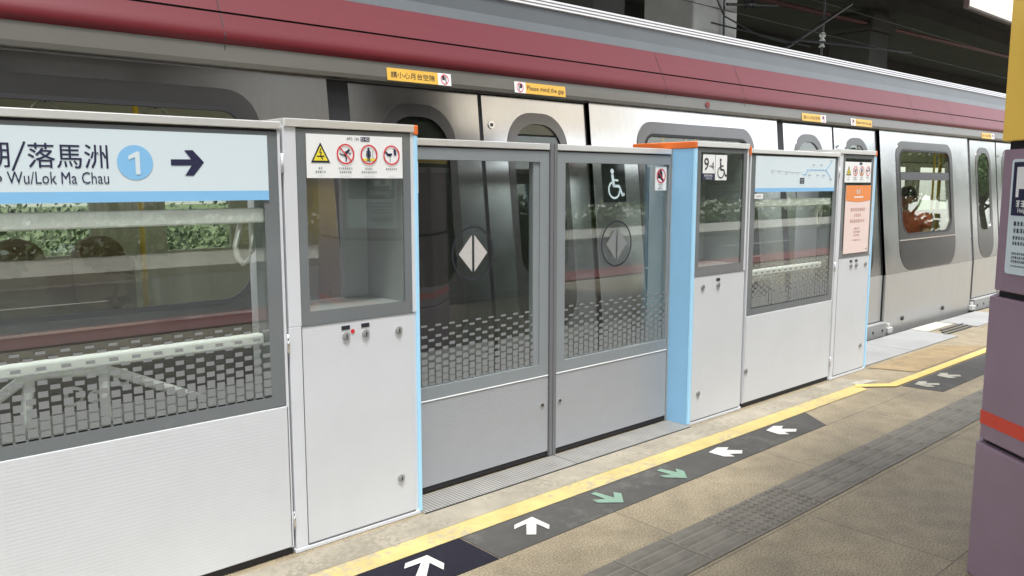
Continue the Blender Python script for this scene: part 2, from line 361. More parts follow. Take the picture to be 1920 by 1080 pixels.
def warning_board(root, u0, u1, v0, v1, y, head):
    """white notice with one yellow triangle and three red-ringed pictograms"""
    M = front(y); b = MB(); b.box(u0, u1, y-.002, y, v0, v1, 'sticker_white'); nb = b.build('notice', root)
    W, H = u1-u0, v1-v0; cy = v0+H*.56; r = min(H*.22, W*.095); ic = MB(); o = .0032
    xs = [u0+W*.135, u0+W*.385, u0+W*.63, u0+W*.875]
    t = r*1.12
    ic.poly2([(xs[0]-t, cy-r*.95), (xs[0]+t, cy-r*.95), (xs[0], cy+r*1.15)], M, 'ink', o)
    ic.poly2([(xs[0]-t*.74, cy-r*.74), (xs[0]+t*.74, cy-r*.74), (xs[0], cy+r*.78)], M, 'sign_yellow', o+.0004)
    ic.line([(xs[0]+r*.05, cy+r*.5), (xs[0]-r*.1, cy+r*.12), (xs[0]+r*.1, cy+r*.1), (xs[0], cy-r*.2)], r*.1, M, 'ink', o+.0008)
    ic.line([(xs[0]-r*.4, cy-r*.3), (xs[0]+r*.4, cy-r*.28)], r*.13, M, 'ink', o+.0008); ic.line([(xs[0], cy-r*.25), (xs[0]+r*.25, cy-r*.6)], r*.12, M, 'ink', o+.0008)
    ic.build('pictogram', nb)
    for k in (1, 2, 3):
        ic = MB()
        if k == 1: running(ic, xs[1], cy, r*.92, M, 'navy', o+.0004)
        elif k == 2:
            ic.poly2([(xs[2]-r*.75, cy-r*.66), (xs[2]+r*.75, cy-r*.66), (xs[2]+r*.85, cy-r*.42), (xs[2]-r*.85, cy-r*.42)], M, 'sign_yellow', o)
            ic.line([(xs[2]+r*.5, cy-r*.45), (xs[2]+r*.5, cy+r*.45)], r*.06, M, 'ink', o+.0004); standing(ic, xs[2]-r*.05, cy+r*.05, r*.95, M, 'navy', o+.0006)
        else: reaching(ic, xs[3], cy, r*.95, M, 'navy', o+.0004)
        ic.ring(xs[k], cy, r, r*.16, M, 'sign_red', o+.0012, ry=r)
        if k == 1: ic.line([(xs[1]-r*.66, cy+r*.66), (xs[1]+r*.66, cy-r*.66)], r*.13, M, 'sign_red', o+.0012)
        if k < 3: ic.build('pictogram', nb)
    ic.build('pictogram', nb)
    tx = MB(); g = H*.045
    for k, rows in enumerate(((2, 5), (7, 6), (4, 8), (6, 0))):
        for q, n in enumerate(rows):
            if n: glyphs(tx, xs[k]-n*g*1.2/2, v0+H*(.205-.085*q), g, n, M, 'ink_soft', o, seed=k*5+q)
        n = (3, 6, 7, 4)[k]; tx.rect(xs[k]-n*g*.5, xs[k]+n*g*.5, v0+H*.05, v0+H*.062, M, 'pale_line', o)
    if head:
        text(tx, 'APG  144', u0+W*.40, v1-H*.115, H*.072, M, 'ink', o, w=W*.125)
        tx.rect(u0+W*.545, u0+W*.64, v1-H*.128, v1-H*.03, M, 'navy', o); text(tx, 'D-02', u0+W*.553, v1-H*.112, H*.065, M, 'sticker_white', o+.0005, w=W*.078)
    else: tx.rect(u0+W*.53, u0+W*.64, v1-H*.13, v1-H*.02, M, 'navy', o)
    tx.build('lettering', nb)
def frit_pattern(u0, u1, v0, v1, y, parent, pitch=.0385):
    b = MB(); M = front(y); n = int((u1-u0)/pitch*1)
    pw = pitch*.80
    for c in range(n+1):
        u = u0+c*pitch; ue = min(u+pw, u1)
        if ue-u < .004: continue
        z = v1-(.0 if c % 2 else .018); k = 0; sp = .047; hh = .009
        while z > v0+.004:
            hq = min(hh, z-v0)
            b.rect(u+.0, ue, z-hq, z, M, 'frit', .0)
            z -= sp; sp = max(.0305, sp*.86); hh = min(sp-.004, hh*1.26)
            if z < v0+.1: hh = sp-.0035
            k += 1
    return b.build('frit_pattern', parent)
def lock(root, u, v, y, plate=True):
    b = MB(); b.cyl((u, y+.002, v), (0, -1, 0), .016, .008, 'lock_grey', 18); b.cyl((u, y-.006, v), (0, -1, 0), .009, .003, 'steel_plate', 14)
    b.box(u-.002, u+.002, y-.0105, y-.0088, v-.007, v+.007, 'black_gap')
    if plate: b.box(u-.018, u+.018, y-.002, y+.002, v+.024, v+.040, 'ink')
    return b.build('lock', root, smooth=False)

# ---------------------------------------------------------------- setting: ground
YE = .47
b = MB(); b.box(-14, 60, -4.95, YE, -1.0, 0, 'paver'); b.build('platform', kind='structure')
b = MB(); b.box(-40, 120, YE, 60, -1.6, -1.05, 'ballast'); b.build('track_bed', kind='structure')
b = MB(); b.box(-60, 120, 14, 90, -1.4, -1.0, 'grass_ground'); b.build('grass_bank', kind='structure')
b = MB(); b.box(-60, 120, -60, -13.0, -.4, -.055, 'grass_ground'); b.build('ground', kind='structure')
b = MB(); b.box(-60, 120, -10.2, -5.75, -.4, -.05, 'asphalt'); b.build('road', kind='structure')
b = MB()
for i in range(20): b.rect(-40+i*8, -37+i*8, -8.0, -7.9, flat(-.046), 'mark_white')
b.build('road_marking', kind='structure')
b = MB(); b.box(-60, 120, -5.75, -4.953, -.4, .02, 'kerb_red'); b.build('kerb', kind='structure')
b = MB(); b.box(-60, 120, -13.0, -10.2, -.4, .08, 'footpath'); b.build('footpath', kind='structure')

# yellow line, its jog, mats, tiles: sheets a few mm above each other
fl = flat(0)
b = MB(); b.rect(-3, 5.6, -.19, -.028, fl, 'edge_paving', .0022); b.build('edge_paving', kind='structure')
b = MB()
b.poly2([(-3, -.305), (5.40, -.305), (5.47, -.195), (-3, -.195)], fl, 'line_yellow', .004)
b.build('yellow_line', kind='structure')
b = MB()
b.poly2([(5.40, -.225), (5.47, -.19), (5.66, -.335), (11, -.34), (11, -.40), (5.62, -.405), (5.42, -.245)], fl, 'line_amber', .0075)
b.build('amber_line', kind='structure')
b = MB(); b.poly2([(6.05, -.01), (6.18, -.31), (7.62, -.305), (7.35, -.01)], fl, 'tan_tile', .004); b.build('tan_paving', kind='structure')
b = MB(); b.poly2([(5.47, -.14), (5.50, -.21), (5.70, -.245), (5.66, -.17)], fl, 'mark_faded', .004); b.build('worn_paint_patch', kind='structure')

ARROWS = {
 'a1': [(1.719,-.349),(1.726,-.445),(1.694,-.483),(1.689,-.405),(1.615,-.487),(1.585,-.462),(1.666,-.384),(1.593,-.382),(1.620,-.350)],
 'a2': [(2.254,-.352),(2.251,-.459),(2.220,-.488),(2.220,-.414),(2.148,-.489),(2.119,-.464),(2.190,-.387),(2.116,-.394),(2.145,-.364)],
 'g1': [(2.657,-.505),(2.730,-.430),(2.716,-.395),(2.681,-.432),(2.656,-.341),(2.626,-.340),(2.623,-.407),(2.580,-.395),(2.570,-.431)],
 'w1': [(3.500,-.359),(3.601,-.343),(3.646,-.382),(3.600,-.400),(3.658,-.457),(3.610,-.485),(3.558,-.444),(3.542,-.486),(3.502,-.450)],
 'w2': [(4.060,-.352),(4.166,-.335),(4.207,-.372),(4.151,-.394),(4.211,-.454),(4.162,-.478),(4.110,-.438),(4.089,-.478),(4.046,-.439)]}
ARROWS['g1'] = [(2.666,-.505),(2.652,-.412),(2.622,-.372),(2.618,-.432),(2.53,-.345),(2.51,-.375),(2.59,-.455),(2.525,-.452),(2.555,-.492)]
def arrow_poly(b, pts, M, mat, off): b.plate(pts, [], M, mat, off)
t = thing('floor_sticker', (1.35, -.41, 0), 'black floor sticker with a single white arrow, darker than the grey stickers', 'floor sticker', 'queue stickers on the platform floor')
b = MB(); b.prism([(.4, -.53), (1.905, -.545), (1.905, -.308), (.4, -.308)], .001, .003, 'mat_black'); b.build('sheet', t)
b = MB(); arrow_poly(b, ARROWS['a1'], fl, 'mark_white', .0062); b.build('arrow', t)
t = thing('floor_sticker', (3.2, -.41, 0), 'long worn grey floor sticker with white and green arrows before the sliding gates', 'floor sticker', 'queue stickers on the platform floor')
b = MB(); b.prism([(1.912, -.545), (4.42, -.52), (4.575, -.308), (1.912, -.308)], .001, .003, 'mat_grey'); b.build('sheet', t)
def greens(pts):  # traced green arrow (points away from the gates)
    return pts
G1 = [(2.657,-.505),(2.730,-.430),(2.716,-.395),(2.681,-.432)]
import mathutils
def inv_floor(px, py):
    f, pi_, ya, d, h = 1544.8, .1273, .7321, 2.7357, 1.3856
    fw = Vector((math.sin(ya)*math.cos(pi_), math.cos(ya)*math.cos(pi_), -math.sin(pi_))); r = Vector((math.cos(ya), -math.sin(ya), 0)); u = r.cross(fw)
    v = fw+r*((px-960)/f)-u*((py-540)/f); k = -h/v.z
    return (v.x*k, -d+v.y*k)
def traced(pts, sx, sy, sc): return [inv_floor(sx+x*sc, sy+y*sc) for x, y in pts]
GA = traced([(437,698),(420,630),(360,620),(366,662),(225,620),(190,632),(300,672),(205,678),(240,700)], 1060, 770, .25)
GB = traced([(913,515),(890,462),(828,442),(834,470),(715,443),(685,458),(790,487),(703,497),(750,510)], 1060, 770, .25)
for k, (p, m) in enumerate(((ARROWS['a2'], 'mark_white'), (GA, 'mark_green'), (GB, 'mark_green'), (ARROWS['w1'], 'mark_white'), (ARROWS['w2'], 'mark_white'))):
    b = MB(); arrow_poly(b, p, fl, m, .0062); ob = b.build('arrow', t)
    ob['label'] = ['white arrow pointing to the gates', 'green arrow pointing away from the gates', 'green arrow pointing away from the gates', 'white arrow pointing back to the gates', 'white arrow pointing back to the gates'][k]
t = thing('floor_sticker', (6.4, -.5, 0), 'grey floor sticker with two faded arrows beside the amber line far along', 'floor sticker', 'queue stickers on the platform floor')
b = MB(); b.prism([(5.685, -.415), (5.72, -.672), (8.6, -.66), (8.6, -.415)], .001, .003, 'mat_grey'); b.build('sheet', t)
for k, (cx) in enumerate((5.84, 6.22)):
    b = MB(); q = [(x-4.12+cx, y-.11) for x, y in ARROWS['w2']]; arrow_poly(b, q, fl, 'mark_faded', .0062); b.build('arrow', t)
# sill plates
for k, (x0, x1, lb) in enumerate(((1.947, 2.872, 'ribbed metal sill plate under the gate with the bright diamond emblem'), (2.878, 3.806, 'ribbed metal sill plate under the gate next to the wide blue flank'))):
    b = MB(); b.box(x0, x1, -.02, .145, .0005, .006, 'sill_metal'); b.box(x0, x1, -.026, -.0205, .0005, .005, 'dark_metal')
    tag(b.build('sill_plate', bevel=.001), lb, 'sill plate', 'metal sill plates')
# grey metal covers beyond the gates
for k, (x0, x1, lb) in enumerate(((6.03, 6.93, 'grey metal floor cover beside the far end post'), (6.94, 7.92, 'middle grey metal floor cover at the open platform edge'), (8.6, 9.6, 'grey metal floor cover beyond the slotted pale grille'))):
    b = MB(); b.box(x0, x1, .03 if k < 2 else .1, YE-.01, .001, .009, 'steel_plate'); tag(b.build('floor_cover', bevel=.002), lb, 'floor cover', 'metal covers at the platform edge')
b = MB(); b.box(7.93, 8.55, .30, YE-.01, .001, .012, 'pale_plate')
for q in range(3): b.box(7.9+q*.1, 8.55+q*.06, .13+q*.055, .15+q*.055, .001, .012, 'dark_metal')
tag(b.build('floor_grille', bevel=.002), 'pale floor grille with three dark slots by the train', 'floor grille')
# tactile tiles
def tile_mesh(dots):
    b = MB(); b.box(0, .277, -.12, .12, 0, .004, 'tactile')
    if dots:
        for i in range(7):
            for j in range(6):
                x, y = .02+i*.0395, -.1+j*.04; b.cyl((x, y, .004), (0, 0, 1), .0125, .006, 'tactile', 10, .009)
    else:
        for j in range(4):
            y = -.086+j*.0573; s = .0
            pts = rrect(.012+s, .265+s, y-.019, y+.019, .012, 3); top = rrect(.018+s, .259+s, y-.013, y+.013, .009, 3)
            b.quadstrip([[(x, yy, .004) for x, yy in pts], [(x, yy, .0105) for x, yy in top]], 'tactile', True, True)
        for j in range(3):
            b.rect(.006, .271, -.0595+j*.0573, -.0555+j*.0573, flat(.0045), 'grout')
    b.rect(.0, .0035, -.12, .12, flat(.005), 'grout')
    return b
proto = {}
for k in range(-6, 31):
    x = 2.765+.28*(k); dots = k in (0, 1); y = -.965+.008*max(0, x-2.7)
    lb = 'grey tactile tile with rows of raised dots in the guide strip' if dots else 'grey ribbed tactile tile in the guide strip along the platform'
    gp = 'dotted tactile tiles' if dots else 'ribbed tactile tiles'
    if dots not in proto: ob = proto[dots] = tile_mesh(dots).build('tactile_tile')
    else: ob = proto[dots].copy(); COL.objects.link(ob)
    ob.location = (x, y, .001); tag(ob, lb, 'tactile tile', gp)

# ---------------------------------------------------------------- platform gates
def fixed_panel(x0, x1, sign, label, hinge_x, top=1.598, rail_z=(1.245, 1.297)):
    t = thing('glass_barrier', ((x0+x1)/2, .05, 0), label, 'glass barrier', 'fixed panels of the platform gates')
    F = front(0)
    b = MB(); b.box(x0+.006, x1-.006, 0, .05, .032, .573, 'white_ridged'); b.build('lower_panel', t, bevel=.002)
    b = MB(); b.box(x0+.006, x1-.006, .01, .12, .004, .028, 'rubber_and_shade'); b.build('gap_shade_strip', t)  # dark strip stands in for the shadow in the gap below the panel
    b = MB()
    b.box(x0+.002, x0+.012, .0, .13, .03, top-.03, 'white_paint'); b.build('stile', t, bevel=.001); b = MB(); b.box(x1-.012, x1-.002, .0, .13, .03, top-.03, 'white_paint')
    b.build('stile', t, bevel=.001)
    b = MB(); b.box(x0, x1, -.006, .14, top-.027, top, 'aluminium'); b.box(x0+.012, x1-.012, .004, .13, top-.034, top-.028, 'black_gap'); b.build('top_cap', t, bevel=.005)
    # glass with printed grey border
    gx0, gx1, gz0, gz1 = x0+.013, x1-.013, .577, top-.036
    b = MB(); b.box(gx0, gx1, .004, .014, gz0, gz1, 'gate_glass'); g = b.build('glass_pane', t)
    b = MB(); b.plate([(gx0, gz0), (gx1, gz0), (gx1, gz1), (gx0, gz1)], [[(gx0+.055, gz0+.045), (gx0+.055, gz1-.022), (gx1-.055, gz1-.022), (gx1-.055, gz0+.045)]], F, 'grey_print', -.0025, .001)
    b.build('printed_border', g)
    frit_pattern(gx0+.05, gx1-.05, gz0+.04, .885, .0025, g, .034)
    # frame tube behind the glass
    b = MB()
    b.box(gx0, gx0+.045, .018, .11, gz0, gz1, 'grey_frame'); b.build('frame', t, bevel=.002); b = MB(); b.box(gx1-.045, gx1, .018, .11, gz0, gz1, 'grey_frame')
    b.build('frame', t, bevel=.002)
    b = MB(); b.box(x0+.06, x1-.06, .0165, .06, *rail_z, 'rail_white'); b.build('rail', t, bevel=.006)
    # push bar and its bent tube
    b = MB(); z = .80
    b.box(x0+.06, x1-.06, .06, .10, z, z+.042, 'rail_white'); b.build('push_bar', t, bevel=.008)
    b = MB(); xs = x0+.06 if sign != 'dest' else .44
    if sign == 'dest':
        b.tube([(.36, .10, .655), (.47, .10, .743), (.539, .10, .790), (.60, .10, .796), (.774, .10, .780), (.82, .10, .760), (.95, .10, .695), (1.082, .10, .629)], .0165, 'rail_white', 10)
        b.tube([(.552, .10, .785), (.543, .10, .72), (.535, .10, .66), (.547, .10, .59)], .0165, 'rail_white', 10); b.tube([(.766, .10, .775), (.764, .10, .70), (.765, .10, .64), (.787, .10, .585)], .0165, 'rail_white', 10)
    else:
        b.tube([(4.45, .10, .770), (4.76, .10, .775), (4.80, .10, .770), (4.815, .10, .75), (4.808, .10, .60)], .016, 'rail_white', 10)
    b.build('release_handle', t, smooth=True)
    # cable loop at the right end of the rail
    cx = x1-.105; b = MB()
    b.tube([(cx+.02, .07, rail_z[0]-.0), (cx+.018, .07, rail_z[0]-.06), (cx+.015, .07, rail_z[0]-.10), (cx, .07, rail_z[0]-.135), (cx-.02, .07, rail_z[0]-.145), (cx-.04, .07, rail_z[0]-.12), (cx-.045, .07, rail_z[0]-.08), (cx-.03, .07, rail_z[0]-.03), (cx-.025, .07, rail_z[0])], .0115, 'aluminium', 8)
    b.build('cable', t, smooth=True)
    for hz in (1.42, .77, .10):
        b = MB(); b.cyl((hinge_x, -.004, hz), (0, 0, 1), .0048, .068, 'chrome' if hz < 1 else 'white_paint', 10); b.build('hinge', t, smooth=True)
    # sign
    if sign == 'dest':
        s0, s1, z0, z1 = x0+.05, 1.311, 1.325, 1.548
        b = MB(); b.box(s0, s1, -.0005, .0015, z0, z1, 'sign_white'); sb = b.build('sign', t)
        M = front(-.0005)
        b = MB(); b.rect(s0, s1, z0, z0+.033, M, 'sky_blue', .001); b.build('blue_band', sb)
        b = MB()
        text(b, '羅湖', .376, 1.428, .073, M, 'navy', .001, w=.149, bold=.004)
        b.line([(.531, 1.421), (.565, 1.502)], .006, M, 'navy', .001)
        text(b, '落馬洲', .571, 1.428, .073, M, 'navy', .001, w=.218, bold=.004)
        text(b, 'Lo', .464, 1.3875, .027, M, 'navy', .0013, w=.039, bold=.006); text(b, 'Wu/Lok Ma Chau', .515, 1.3815, .036, M, 'navy', .0013, w=.273)
        b.build('lettering', sb)
        b = MB(); b.disc(.868, 1.448, .054, M, 'sky_blue', .001, 40); b.build('number_disc', sb)
        b = MB(); b.plate([(.868, 1.411), (.882, 1.411), (.882, 1.482), (.872, 1.482), (.848, 1.468), (.848, 1.456), (.868, 1.465)], [], M, 'sign_white', .002); b.build('numeral', sb)
        b = MB(); b.plate([(.978, 1.440), (.978, 1.460), (1.044, 1.461), (1.022, 1.490), (1.050, 1.491), (1.086, 1.452), (1.050, 1.408), (1.022, 1.408), (1.044, 1.441)], [], M, 'navy', .001); b.build('arrow', sb)
        b = MB(); text(b, 'Do', .652, .668, .068, front(.13), 'rail_white', .0, w=.115, bold=.012); text(b, 'c', .80, .71, .062, front(.13), 'rail_white', .0, bold=.012); b.build('lettering', t)
    else:
        s0, s1, z0, z1 = 4.425, 5.405, 1.328, 1.545
        b = MB(); b.box(s0, s1, -.0005, .0015, z0, z1, 'sign_white'); sb = b.build('route_map', t)
        M = front(-.0005)
        b = MB(); b.rect(s0, s1, z0, z0+.024, M, 'sky_blue', .001); b.build('blue_band', sb)
        b = MB()
        b.line([(4.98, 1.435), (5.02, 1.437), (5.035, 1.468), (5.28, 1.468), (5.345, 1.515)], .007, M, 'sky_blue', .001)
        b.line([(5.28, 1.468), (5.345, 1.42)], .007, M, 'sky_blue', .001)
        for x in (5.06, 5.11, 5.16, 5.21, 5.26): b.disc(x, 1.468, .006, M, 'sticker_white', .0014, 10); b.disc(x, 1.468, .0035, M, 'sky_blue', .0018, 8)
        b.line([(4.58, 1.462), (4.95, 1.450)], .0025, M, 'pale_line', .001)
        b.line([(4.52, 1.475), (4.55, 1.50), (4.55, 1.525)], .0025, M, 'pale_line', .001)
        b.build('route_line', sb)
        b = MB()
        for i, (x, z) in enumerate(((5.10, 1.497), (5.20, 1.497), (5.05, 1.43), (5.155, 1.43), (5.235, 1.43), (5.33, 1.525), (5.335, 1.405), (4.60, 1.452), (4.68, 1.45), (4.76, 1.447), (4.84, 1.445), (4.90, 1.443))):
            glyphs(b, x, z, .007, 4, M, 'ink_soft' if i < 7 else 'pale_line', .001, seed=i); glyphs(b, x, z-.010, .006, 3, M, 'pale_line', .001, seed=i+30)
        b.rect(4.945, 5.0, 1.378, 1.415, M, 'ink', .001); glyphs(b, 4.953, 1.396, .011, 3, M, 'sign_white', .0015, seed=4); glyphs(b, 4.955, 1.383, .007, 4, M, 'pale_line', .0015, seed=5)
        b.build('lettering', sb)
        b = MB(); b.box(4.425, 4.515, .0, .002, 1.288, 1.318, 'sticker_white'); nb = b.build('label_plate', t)
        b = MB(); glyphs(b, 4.437, 1.297, .012, 4, front(0), 'ink_soft', .001, seed=9); b.build('lettering', nb)
    return t

def gate_post(x0, x1, side, label, ob_z0=.912, extra=None):
    """box post; side: -1 = blue flank on the left, +1 = on the right"""
    D = .31; top = 1.612
    t = thing('gate_post', ((x0+x1)/2, D/2, 0), label, 'gate post', 'box posts of the platform gates')
    lf, rt = (x0+.055 if side > 0 else x0+.022), (x1-.028 if side > 0 else x1-.022)
    b = MB()
    b.box(x0+.004, x1-.004, .004, D, .004, .862, 'white_paint')                # lower box
    b.box(x0+.004, lf, .0, D, .862, top-.03, 'white_paint'); b.box(rt, x1-.004, .0, D, .862, top-.03, 'white_paint')
    b.box(x0, x1, -.003, D, .001, .016, 'white_paint')
    if side > 0: b.box(x0+.004, lf-.002, 0, .004, .016, .862, 'white_paint')
    b.build('casing', t, bevel=.002)
    b = MB(); b.box(lf, rt, 0, .004, .024, .858, 'white_ridged'); b.build('lower_panel', t)
    b = MB(); b.box(lf-.0015, lf, -.001, .004, .02, .86, 'grey_seal'); b.box(lf, rt, -.001, .004, .0185, .0225, 'grey_seal'); b.box(lf, rt, -.002, .004, .859, .8615, 'grey_print'); b.build('seam', t)
    # glazed upper part, printed border flush in front, grey lining behind
    gz0, gz1 = .8625, top-.034
    b = MB(); b.box(lf+.001, rt-.001, .002, .010, gz0, gz1, 'gate_glass'); g = b.build('glass_pane', t)
    bw = .036; h0 = ob_z0
    b = MB(); b.plate([(lf+.001, gz0), (rt-.001, gz0), (rt-.001, gz1), (lf+.001, gz1)], [[(lf+bw, h0), (lf+bw, gz1-.024), (rt-bw, gz1-.024), (rt-bw, h0)]], front(0), 'grey_print', -.0005, .001); b.build('printed_border', g)
    b = MB()
    b.box(lf+.002, lf+bw, .014, D-.01, h0-.02, gz1, 'liner_grey'); b.box(rt-bw, rt-.002, .014, D-.01, h0-.02, gz1, 'liner_grey')
    b.box(lf+bw, rt-bw, .014, D-.01, h0-.03, h0-.004, 'liner_grey'); b.box(lf+bw, rt-bw, .014, D-.01, gz1-.03, gz1, 'liner_grey')
    if side > 0: b.box(rt-.155, rt-bw-.001, D-.04, D-.012, h0-.004, gz1-.03, 'liner_grey')
    else: b.box(lf+.22, rt-bw-.001, D-.05, D-.012, h0-.004, gz1-.03, 'liner_grey')
    b.build('lining', t, bevel=.002)
    b = MB(); cap0, cap1 = (x0+.008, x1-.012) if side > 0 else (x0+.012, x1-.008)
    b.box(cap0, cap1, -.006, D+.01, top-.03, top, 'aluminium'); b.box(lf, rt, -.001, .012, top-.0355, top-.0305, 'black_gap'); b.build('top_cap', t, bevel=.006)
    fx0, fx1 = (x1-.0035, x1+.003) if side > 0 else (x0-.003, x0+.0035)
    b = MB(); b.box(fx0, fx1, .012, .15, .006, top-.04, 'blue_paint'); b.build('flank', t)
    b = MB(); b.box(fx0, fx1, .1503, D, .006, top-.04, 'liner_grey'); b.build('rear_flank', t)
    ex0, ex1 = (x1-.012, x1+.004) if side > 0 else (x0-.004, x0+.018)
    b = MB(); b.box(ex0, ex1, -.005, .0115, .012, top-.04, 'blue_edge'); b.build('edge_strip', t, bevel=.003)
    ox0, ox1 = (x1-.013, x1+.006) if side > 0 else (x0-.006, x0+.013)
    b = MB(); b.box(ox0, ox1, -.008, D+.13, top-.039, top-.0005 if side > 0 else top-.002, 'orange_paint'); b.build('end_cap', t, bevel=.004)
    return t

P1 = fixed_panel(-.36, 1.362, 'dest', 'white glass barrier with pale blue destination sign, number disc and black arrow', 1.3635)
post1 = gate_post(1.366, 1.944, 1, 'white gate post with triangular warning notice, between destination sign and sliding gates')
warning_board(post1, 1.459, 1.875, 1.402, 1.561, -.001, True)
for u, v, pl in ((1.603, .803, 1), (1.690, .803, 1), (1.844, .797, 0), (1.844, .180, 0)): lock(post1, u, v, 0, pl)
b = MB(); b.disc(1.633, .818, .009, front(-.001), 'sign_red', .001, 14); b.build('seal_sticker', post1)
post2 = gate_post(3.812, 4.352, -1, 'white gate post with wide blue flank and 9-4 number plate')
M = front(-.001)
b = MB(); b.box(3.884, 3.998, -.003, -.001, 1.437, 1.541, 'sticker_white'); nb = b.build('notice', post2)
b = MB(); text(b, '9', 3.892, 1.452, .072, front(-.003), 'ink', .001, w=.046, bold=.008); text(b, '-', 3.943, 1.474, .006, front(-.003), 'ink', .001, w=.014); text(b, '4', 3.959, 1.456, .046, front(-.003), 'ink', .001, w=.028); b.build('lettering', nb)
b = MB(); b.box(3.884, 3.998, -.003, -.001, 1.399, 1.435, 'navy'); nb = b.build('notice', post2)
b = MB(); glyphs(b, 3.897, 1.419, .011, 6, front(-.003), 'sticker_white', .001, seed=2); glyphs(b, 3.912, 1.404, .010, 5, front(-.003), 'pale_line', .001, seed=3); b.build('lettering', nb)
b = MB(); b.box(4.004, 4.116, -.003, -.001, 1.399, 1.541, 'sticker_white'); nb = b.build('notice', post2)
b = MB(); wheelchair(b, 4.018, 1.412, .092, front(-.003), 'ink'); b.build('pictogram', nb)
for u, v, pl in ((4.068, .795, 1), (3.917, .796, 0), (3.899, .178, 0)): lock(post2, u, v, 0, pl)
b = MB(); b.box(4.353, 4.3635, -.008, .012, 1.545, 1.60, 'orange_paint'); b.build('end_cap', post2, bevel=.003)
near_post = gate_post(-.946, -.366, -1, 'white gate post at the near end of the barrier with the destination sign')
P2 = fixed_panel(4.366, 5.462, 'map', 'white glass barrier with route map, between the two far posts', 5.4635, top=1.586, rail_z=(1.235, 1.283))
lock(P2, 4.392, .235, 0, False)
post3 = gate_post(5.466, 6.012, 1, 'far white gate post with orange poster at the end of the gates')
warning_board(post3, 5.545, 5.938, 1.386, 1.529, -.001, False)
b = MB(); b.box(5.572, 5.945, -.005, -.001, .888, 1.366, 'poster_pink'); nb = b.build('poster', post3)
b = MB(); M = front(-.005); pts = [(5.572+.373*i/12, 1.262-.012*math.sin(PI*i/12)) for i in range(13)]
b.plate(pts+[(5.945, 1.366), (5.572, 1.366)], [], M, 'poster_orange', .001); b.build('header', nb)
b = MB(); glyphs(b, 5.725, 1.305, .032, 2, M, 'sticker_white', .0016, .15, seed=3); b.rect(5.69, 5.83, 1.279, 1.288, M, 'sticker_white', .0016)
for k, (n, z, h) in enumerate(((8, 1.185, .022), (4, 1.145, .022), (8, 1.105, .022), (5, 1.055, .014), (7, 1.032, .012), (6, 1.008, .012), (10, .975, .009))): glyphs(b, 5.758-n*h*.6, z, h, n, M, 'poster_ink', .001, .4, seed=k+40)
b.rect(5.905, 5.93, .905, .915, M, 'ink_soft', .001); b.build('lettering', nb)
for u, v, pl in ((5.705, .797, 1), (5.786, .797, 1), (5.93, .797, 0), (5.915, .195, 0)): lock(post3, u, v, 0, pl)

